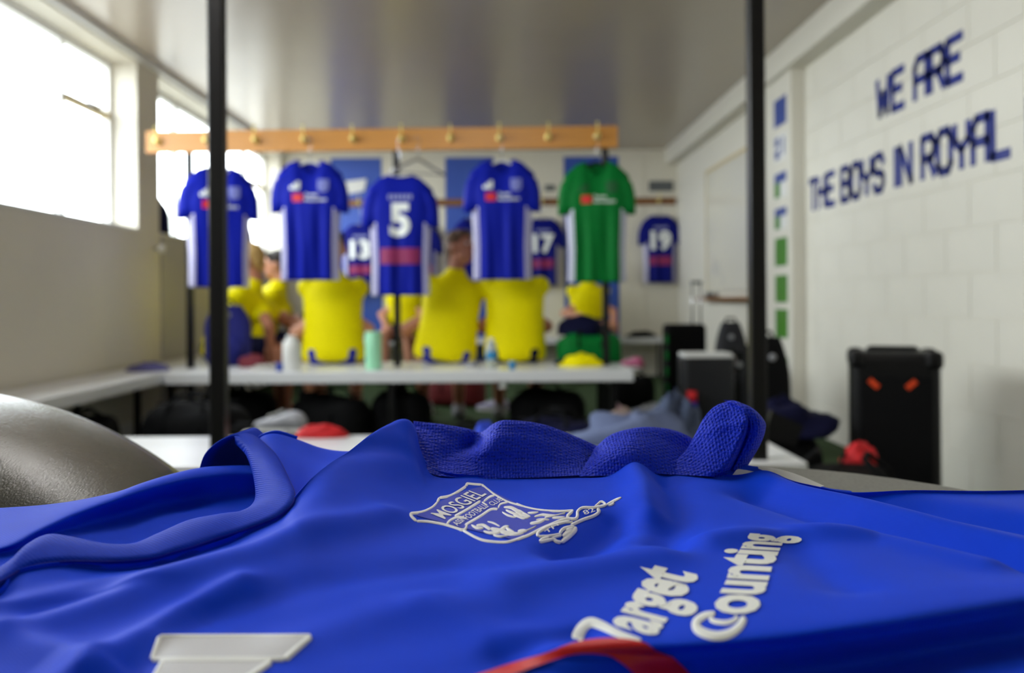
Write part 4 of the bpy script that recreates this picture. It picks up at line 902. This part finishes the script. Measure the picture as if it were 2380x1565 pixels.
person('person in yellow shirt on the far bench mostly hidden behind the number 5 shirt', (-1.03, 9.42, 0), PI-0.1, lean=0.12, head=(0.1, 0.2), skin=0, hair=HAIRM)
person('person in yellow and navy facing us on the far bench under the green shirt', (.96, 9.40, 0), PI+0.05, lean=0.22, head=(0.1, 0.45), armL=((-.27, .10, .74), (-.24, .32, .62)), armR=((.27, .12, .72), (.12, .34, .70)), skin=0, hair=HAIRD, shorts=NAVY,
       legs=[((-.20, .46, .60), (.06, .50, .56)), ((.16, .46, .52), (.16, .46, .09))])
ph_ = bb(-.04, .04, -.075, .075, 0, .009); o = obj('mobile_phone', ph_, BLACKP, bev=0.003); o.location = (-1.655, 7.34, .725); o.rotation_euler = (0.5, 0.2, 0.4); tag(o, 'black mobile phone held by the bowed dark haired person', 'phone')
# ================================================================== things on the benches
def bottle(label, x, y, z, prof, mat, capmat=None, capprof=None):
    t = thing('drink_bottle', label, 'bottle', (x, y, z))
    obj('bottle_body', MB().lathe(prof, (x, y, z), 24), mat, t, smooth=True)
    if capmat: obj('cap', MB().lathe(capprof, (x, y, z), 20), capmat, t, smooth=True)
    return t
BZ = 0.4505
bottle('tall white plastic bottle on the far bench beside the blond person', X_(677, 5.27), 5.27, BZ, [(.05, 0), (.055, .006), (.055, .165), (.048, .178), (.03, .19)], BOTW, BOTW, [(.032, .186), (.034, .19), (.034, .205), (.028, .212)])
bottle('mint green cylinder tumbler on the far bench', X_(867, 5.33), 5.33, BZ, [(.046, 0), (.05, .008), (.052, .205), (.048, .215)], MINT, MINT, [(.05, .211), (.053, .214), (.053, .226), (.04, .232)])
t = bottle('clear water bottle with blue label behind the front edge of the far bench', X_(1141, 5.42), 5.42, BZ, [(.03, 0), (.034, .006), (.033, .06), (.034, .13), (.022, .155), (.014, .165)], CLEAR, BOTW, [(.016, .163), (.016, .182), (.012, .184)])
obj('label', MB().lathe([(.0345, .05), (.0345, .10)], (X_(1141, 5.42), 5.42, BZ), 24), CYAN, t, smooth=True)
t = thing('drink_cup', 'small blue and yellow cup on the front edge of the far bench', 'cup', (X_(1187, 5.22), 5.22, BZ))
obj('cup_body', MB().lathe([(.016, 0), (.022, .03), (.024, .05)], (X_(1190, 5.22), 5.22, BZ), 18), CYAN, t, smooth=True)
obj('wrapper', heap((X_(1172, 5.22), 5.22, BZ), (.03, .02, .012), 5), mk('pale_yellow', (220, 214, 120), 0.6), t, smooth=True)
bottle('short blue bottle cap side of the tall white bottle', X_(648, 5.24), 5.24, BZ, [(.018, 0), (.02, .004), (.02, .04), (.015, .05)], BLUEP)
# kit bags
def kitbag(label, c, r, mat, name='kit_bag', rz=0.0, strap=BLACK, cat='bag', group=None):
    """soft holdall: barrel body, zip, two carry handles, end pockets"""
    t = thing(name, label, cat, (0, 0, 0), group); L, W, Hh = r
    rows = []
    for i in range(17):
        u = i/8-1; k = (1-abs(u)**5*0.55); row = []
        for j in range(28):
            a = 2*PI*j/28; ex = 0.55
            y = W/2*math.copysign(abs(math.cos(a))**ex, math.cos(a))*k; z = Hh/2+Hh/2*math.copysign(abs(math.sin(a))**ex, math.sin(a))*(k if math.sin(a) > 0 else 1)
            z += 0.012*math.sin(5*u+2*a) if math.sin(a) > 0.1 else 0
            row.append((u*L/2, y, max(0, z)))
        rows.append(row)
    b = MB(); b.grid(rows, close=True); b.cap(rows[0]); b.cap(rows[-1], 0, True); link('bag_body', b.mesh('bag_body', mat), t)
    link('zip', MB().tube([(u*L*0.42, 0.01, Hh+0.004+0.012*math.sin(5*u*.84*1.19+PI)) for u in np.linspace(-1, 1, 9)], 0.006, 6).mesh('zip', strap), t)
    for s in (-1, 1): link('carry_handle', MB().tube([(-L*.18, s*W*.50, Hh*.55), (-L*.18, s*W*.40, Hh*.98), (-L*.1, s*W*.22, Hh+.05), (L*.1, s*W*.22, Hh+.05), (L*.18, s*W*.40, Hh*.98), (L*.18, s*W*.50, Hh*.55)], 0.010, 8).mesh('carry_handle', strap), t)
    t.location = c; t.rotation_euler = (0, 0, rz); return t
def backpack(label, c, r, mat, rz=0.0, trim=BLACKP, lean=0.0):
    t = thing('backpack', label, 'bag', (0, 0, 0)); W, D, Hh = r; rows = []
    for i in range(15):
        v = i/14; k = 1-max(0, v-.62)**2*3.2; kk = 1-max(0, .12-v)*1.6; row = []
        for j in range(28):
            a = 2*PI*j/28; row.append((W/2*k*kk*math.copysign(abs(math.cos(a))**.6, math.cos(a)), D/2*kk*(1-.45*max(0, v-.4))*math.copysign(abs(math.sin(a))**.6, math.sin(a))+lean*v*Hh, v*Hh))
        rows.append(row)
    b = MB(); b.grid(rows, close=True); b.cap(rows[0]); b.cap(rows[-1], 0, True); link('bag_body', b.mesh('bag_body', mat), t)
    p = MB(); p.ell((0, -D*.46, Hh*.30), (W*.36, D*.20, Hh*.20)); link('front_pocket', p.mesh('front_pocket', mat), t)
    link('top_handle', MB().tube([(-.04, lean*Hh, Hh*.985), (-.03, lean*Hh, Hh+.03), (.03, lean*Hh, Hh+.03), (.04, lean*Hh, Hh*.985)], .009, 8).mesh('top_handle', trim), t)
    for s in (-1, 1): link('shoulder_strap', MB().tube([(s*W*.25, D*.40+lean*Hh*.9, Hh*.92), (s*W*.30, D*.62+lean*Hh*.6, Hh*.65), (s*W*.32, D*.60, Hh*.3), (s*W*.30, D*.45, Hh*.08)], .016, 8).mesh('shoulder_strap', trim), t)
    e = MB(); e.lathe([(0.0, 0), (.02, 0), (.02, .006), (.002, .008)], n=14); e.v = [(x, -z-D*.40, y+Hh*.84) for x, y, z in e.v]; link('badge', e.mesh('badge', GREY), t)
    t.location = c; t.rotation_euler = (0, 0, rz); return t
def shoe_thing(label, c, rz, mat, sole=BOTW, group=None, cat='shoe', tip=0.0):
    t = thing('football_boot', label, cat, (0, 0, 0), group)
    rows = []
    for i in range(13):
        u = i/12; w_ = .026+.020*math.sin(PI*min(1, u*1.05))**.7*(1 if u < .9 else 1); h = float(np.interp(u, [0, .1, .3, .5, .75, 1], [.05, .078, .085, .06, .045, .022])); row = []
        for j in range(16):
            a = 2*PI*j/16; row.append((w_*math.cos(a)*(1 if 0.02 < u < .98 else .5), u*.27-.1, .012+h/2+h/2*math.sin(a)))
        rows.append(row)
    b = MB(); b.grid(rows, close=True); b.cap(rows[0]); b.cap(rows[-1], 0, True); link('upper', b.mesh('upper', mat), t)
    s = MB(); s.grid([[(x*1.05*(.026+.02*math.sin(PI*min(1, u*1.05))**.7), u*.272-.101, z) for x, z in ((-1, 0), (1, 0), (1, .014), (-1, .014))] for u in np.linspace(.02, .99, 12)], close=True); link('sole', s.mesh('sole', sole, smooth=False), t)
    l = MB()
    for k in range(4): l.tube([(-.018, .02+.022*k, .088-.008*k), (0, .022+.022*k, .094-.008*k), (.018, .02+.022*k, .088-.008*k)], .003, 6)
    link('laces', l.mesh('laces', BOTW), t)
    t.location = c; t.rotation_euler = (tip, 0, rz); return t
def cloth_heap(name, label, c, r, seed, mat, cat='clothes', amp=0.25):
    return tag(obj(name, heap(c, r, seed, amp=amp), mat, loc=c, smooth=True), label, cat)
# left end of the far rack
backpack('royal blue rucksack standing at the left end of the far bench', (-1.93, 5.53, BZ), (.30, .20, .40), mk('royal_bag_cloth', (8, 20, 118), 0.7, bump=('noise', 60, 0.3, 0.004)), 0.3) .location = (-1.81, 5.74, BZ)
cloth_heap('folded_clothes', 'flat purple blue cloth lying on the left bench near the corner', (X_(345, 5.35), 5.35, BZ), (.13, .12, .045), 3, mk('purple_cloth', (86, 84, 140), 0.8, bump=('noise', 60, 0.3, 0.004)))
cloth_heap('crumpled_socks', 'dark red and grey socks crumpled on the far bench before the blond person', (X_(588, 5.6), 5.6, BZ), (.10, .08, .075), 8, mk('maroon_cloth', (110, 30, 44), 0.8, bump=('noise', 60, 0.3, 0.004)))
cloth_heap('crumpled_towel', 'pale grey towel crumpled on the far bench left of the white bottle', (X_(615, 5.42), 5.42, BZ), (.09, .06, .025), 9, mk('grey_towel', (176, 172, 166), 0.9, bump=('noise', 90, 0.5, 0.004)))
kitbag('green kit bag on the far bench by the right post', (X_(1368, 5.74), 5.75, BZ), (.42, .24, .20), SGREEN)
cloth_heap('folded_bib', 'yellow bib folded on the far bench before the green kit bag', (X_(1350, 5.46), 5.46, BZ+.0), (.125, .06, .075), 12, YELLOW)
cloth_heap('jacket', 'navy jacket draped over the green kit bag on the far bench', (X_(1352, 5.76), 5.76, BZ+.185), (.17, .10, .13), 13, NAVY, amp=.12)
cloth_heap('navy_towel', 'navy cloth lying on the far bench under the hanging green shirt', (X_(1335, 5.60), 5.60, BZ), (.13, .055, .05), 14, NAVY)
cloth_heap('white_sock', 'white sock dropped on the far bench right of the man with head turned', (X_(1096, 5.48), 5.48, BZ), (.045, .045, .03), 15, GREY)
cloth_heap('jacket', 'navy jacket crumpled on the window sill beside the wall pier', (-2.52, 6.33, SILL+.013), (.10, .10, .24), 16, NAVY, amp=.15)
cloth_heap('jacket', 'navy jacket crumpled on the far end of the window sill', (-2.50, 8.35, SILL+.013), (.11, .24, .30), 17, NAVY, amp=.15)
cloth_heap('black_trousers', 'black trousers lying on the right end of the far wall bench', (X_(1490, 9.42), 9.42, BZ), (.17, .10, .06), 18, BLACK)
# on and behind the near bench
cloth_heap('denim_jeans', 'pile of faded blue jeans on the right of the near bench', (X_(1470, 2.52), 2.52, BZ), (.165, .12, .085), 21, DENIM, amp=.35)
cloth_heap('denim_jacket', 'grey blue jacket heaped behind the faded jeans on the near bench', (X_(1565, 2.62), 2.62, BZ), (.07, .07, .125), 22, mk('slate_cloth', (72, 84, 112), 0.85, bump=('noise', 60, 0.5, 0.005)), amp=.35)
cloth_heap('beige_scarf', 'small beige scarf on top of the jeans pile on the near bench', (X_(1440, 2.66), 2.665, BZ), (.06, .045, .075), 23, mk('beige_cloth', (170, 150, 140), 0.9, bump=('noise', 60, 0.5, 0.005)), amp=.3)
cloth_heap('red_cap', 'bright red folded top on the far edge of the near bench', (X_(745, 2.70), 2.70, BZ-.0), (.085, .03, .038), 24, RED, amp=.12)
cloth_heap('white_sock', 'little white sock beside the left black post on the near bench', (X_(578, 2.70), 2.70, BZ), (.028, .02, .022), 25, BOTW)
cloth_heap('white_sock', 'little white sock between the left black post and the red top', (X_(664, 2.71), 2.71, BZ), (.018, .015, .02), 26, GREY)
cloth_heap('blue_sock', 'bright blue rolled sock on the near bench behind the jersey sleeve', (X_(1123, 2.6), 2.6, BZ), (.03, .03, .055), 27, mk('bright_blue_cloth', (50, 80, 220), 0.8, bump=('noise', 60, 0.3, 0.004)))
# portable speaker on the floor
t = thing('portable_speaker', 'tall black portable speaker with two orange marks by the right wall', 'speaker', (1.56, 3.42, 0))
obj('cabinet', bb(1.40, 1.72, 3.27, 3.50, .02, .665), BLACKP, t, bev=.03)
obj('front_grille', bb(1.435, 1.69, 3.258, 3.269, .05, .575), GRILLE, t, bev=.008)
for x in (1.397, 1.722):
    for z in (.02, .60):
        for y in (3.262, 3.46): obj('corner_bumper', bb(x-.002 if x < 1.5 else x-.06, x+.06 if x < 1.5 else x+.006, y, y+.045, z, z+.072), BLACKP, t, bev=.02)
for x, r in ((1.475, -0.75), (1.605, 0.75)):
    m_ = MB(); c, s = math.cos(r), math.sin(r); L2, W2 = .021, .010
    pts = [(-L2, -W2), (L2, -W2), (L2, W2), (-L2, W2)]; q = [(x+a*c-b*s+.01, .545+a*s+b*c) for a, b in pts]
    m_.add([(a, 3.2555, b) for a, b in q]+[(a, 3.2595, b) for a, b in q], [(0, 3, 2, 1), (4, 5, 6, 7), (0, 1, 5, 4), (1, 2, 6, 5), (2, 3, 7, 6), (3, 0, 4, 7)]); obj('orange_mark', m_, ORANGE, t)
obj('top_handle', MB().tube([(1.47, 3.40, .664), (1.48, 3.40, .672), (1.64, 3.40, .672), (1.65, 3.40, .664)], .012, 8), BLACKP, t, smooth=True)
for x in (1.42, 1.705): obj('foot', MB().lathe([(.018, 0), (.02, .02)], (x, 3.33, 0), 12), BLACKP, t, smooth=True); obj('foot', MB().lathe([(.018, 0), (.02, .02)], (x, 3.46, 0), 12), BLACKP, t, smooth=True)
t.rotation_euler = (0, 0, -0.36)
# bags between the near bench end and the speaker
kitbag('black holdall on the floor past the right end of the near bench', (1.10, 2.78, 0), (.56, .34, .32), BLACK, rz=1.1)
kitbag('black holdall on the floor between near bench and speaker', (1.06, 3.42, 0), (.42, .30, .34), BLACK, rz=0.2)
cloth_heap('jacket', 'navy and black jacket heaped on the holdall beside the speaker', (1.10, 3.38, .345), (.18, .14, .12), 31, NAVY, amp=.3)
cloth_heap('red_cap', 'red cloth tucked on the black holdall next to the speaker', (1.245, 2.98, .30), (.06, .05, .07), 32, RED)
t = thing('notebook', 'black folder standing up on the bag pile right of the right black post', 'folder', (.86, 2.95, .30))
mb = MB(); a = at(1795, 955, 2.95); b = at(1868, 990, 2.95); c = at(1850, 1040, 2.95); d = at(1775, 1020, 2.95)
mb.add([tuple(v) for v in (a, b, c, d)]+[(v.x, v.y+.03, v.z) for v in (a, b, c, d)], [(0, 3, 2, 1), (4, 5, 6, 7), (0, 1, 5, 4), (1, 2, 6, 5), (2, 3, 7, 6), (3, 0, 4, 7)]); obj('cover', mb, BLACKP, t)
# trolley cases, rucksacks along the right side
t = thing('suitcase', 'black upright suitcase with its steel pull handle raised', 'suitcase', (1.5, 7.0, 0))
obj('shell', bb(1.345, 1.665, 6.9, 7.12, .03, .665), BLACK, t, bev=.03)
hd_ = MB(); x0 = X_(1609, 7.1); x1 = X_(1628, 7.1)
hd_.tube([(x0, 7.1, .64), (x0, 7.1, 1.0)], .008, 8); hd_.tube([(x1, 7.1, .64), (x1, 7.1, 1.0)], .008, 8); obj('pull_handle', hd_, STEEL, t, smooth=True)
obj('handle_grip', MB().tube([(x0-.012, 7.1, 1.005), (x1+.012, 7.1, 1.005)], .013, 10), GREYP, t, smooth=True)
for x in (1.38, 1.63):
    for y in (6.94, 7.08): obj('wheel', MB().lathe([(.002, -.012), (.022, -.012), (.022, .012), (.002, .012)], (0, 0, 0), 14), BLACKP, t, smooth=True); w_ = t.children[-1]; w_.location = Vector((x, y, .023))-t.location; w_.data.transform(Matrix.Translation(t.location)); w_.rotation_euler = (0, PI/2, 0)
gs = MB()
for k in range(4): gs.box(1.338, 1.352, 6.885, 6.94, .12+.13*k, .19+.13*k)
obj('green_tab', gs, SGREEN, t)
t = thing('trolley_case', 'dark grey trolley case with white sheet of paper on its top', 'suitcase', (1.31, 5.5, 0))
obj('shell', bb(1.16, 1.475, 5.4, 5.62, .035, .50), mk('dark_case', (24, 25, 30), 0.45, bump=('noise', 200, 0.1, 0.002)), t, bev=.02)
obj('side_tube', MB().tube([(1.482, 5.42, .20), (1.482, 5.42, .50), (1.482, 5.55, .52)], .009, 8), STEEL, t, smooth=True)
obj('base_frame', bb(1.17, 1.465, 5.41, 5.61, 0, .035), BLACKP, t)
o = tag(obj('paper_sheet', bb(1.165, 1.46, 5.39, 5.60, .501, .528), PAPER, loc=(1.31, 5.5, .501), bev=.005), 'stack of white paper lying on the dark trolley case', 'paper')
backpack('dark rucksack with round badge standing behind the trolley case near the right wall', (1.76, 6.55, 0), (.24, .20, .69), mk('dark_bag_cloth', (26, 26, 34), 0.7, bump=('noise', 60, 0.3, 0.004)), -0.2)
backpack('big black rucksack directly behind the right black post', (1.46, 4.72, 0), (.24, .22, .66), BLACK, 0.1)
backpack('black rucksack on the floor between trolley case and suitcase', (1.60, 5.95, 0), (.26, .22, .50), BLACK, 0.4)
kitbag('black holdall on the floor left of the suitcase', (1.04, 6.9, 0), (.40, .28, .26), BLACK, rz=0.4)
shoe_thing('pink boot on the black holdall left of the suitcase', (1.08, 6.90, .315), 0.6, PINK); shoe_thing('pale pink boot on the turf beside the black holdall', (.84, 6.55, 0), -0.8, mk('pale_pink', (206, 150, 176), 0.5)); shoe_thing('pale grey boot on the floor before the black holdall', (1.16, 6.45, 0), 1.2, GREY)
t = thing('shin_pads', 'red and blue rolled shin pads leaning on the trolley case', 'shin pads', (1.16, 5.30, 0))
obj('red_roll', MB().tube([(1.19, 5.33, .235), (1.19, 5.33, .30)], .032, 14), RED, t, smooth=True); obj('blue_roll', MB().tube([(1.19, 5.33, .0), (1.19, 5.33, .235)], .036, 14), mk('blue_sock', (22, 28, 130), 0.8), t, smooth=True)
# gear under and behind the far rack; left-bench bags added to deepen shade
UN = [('kit', -2.195, 4.35, .78, .34, .28, BLACK, 'long black bag added to darken the shade under the left bench, nearest the far rack'), ('kit', -2.195, 3.37, .78, .34, .28, BLACK, 'long black bag added to darken the shade under the left bench, nearer the camera'), ('kit', -2.195, 2.52, .6, .34, .28, NAVY, 'navy bag added to darken the shade under the left bench beside the near bench'),
      ('kit', -1.60, 4.55, .55, .34, .34, BLACK, 'tall black holdall on the floor before the left end of the far rack'), ('kit', -.62, 5.42, .36, .3, .30, BLACK, 'black holdall under the middle post of the far rack'),
      ('kit', -1.7, 5.55, .5, .34, .30, BLACK, 'black holdall under the far rack, nearest the left wall bench'), ('kit', -1.05, 5.35, .5, .30, .28, BLACK, 'black holdall under the far rack below the second hanging shirt'),
      ('kit', .30, 5.50, .48, .32, .30, BLACK, 'black holdall under the right end of the far rack'), ('kit', -.15, 4.15, .56, .34, .22, BLACK, 'long black holdall on the floor before the far rack'),
      ('kit', .30, 4.55, .50, .32, .24, NAVY, 'navy holdall on the floor before the right end of the far rack'), ('kit', -1.15, 3.9, .6, .36, .26, BLACK, 'black holdall on the floor behind the red top on the near bench'),
      ('kit', -.35, 7.1, .46, .28, .24, mk('maroon_bag', (100, 10, 18), 0.8), 'dark red kit bag on the turf between the benches'), ('kit', -1.6, 3.3, .6, .36, .30, BLACK, 'black holdall in the corner between near bench and left bench')]
for k, x, y, l, w_, h, m, lb in UN: kitbag(lb, (x, y, 0), (l, w_, h), m, rz=random.uniform(-.4, .4) if x > -2 else PI/2)
for lb, c, rz, m in [('white boot on the turf below the number 5 shirt', (-.70, 6.72, 0), .4, GREY), ('pale boot beside the white boot below the number 5 shirt', (-.56, 6.68, 0), .1, GREY), ('pale trainer on the turf under the man with head turned', (-.02, 6.78, 0), 1.2, mk('lilac_shoe', (170, 166, 196), 0.6)),
                    ('red boot under the far rack near the pale boots', (-.74, 6.1, 0), -.5, RED), ('light grey boot on the dark bag behind the near bench', (-.98, 3.95, .28), 1.3, GREY)]: shoe_thing(lb, c, rz, m)
o = cloth_heap('white_tag', 'small white cloth hanging under the front edge of the far bench', (X_(1168, 5.16), 5.165, .345), (.022, .012, .036), 41, BOTW)
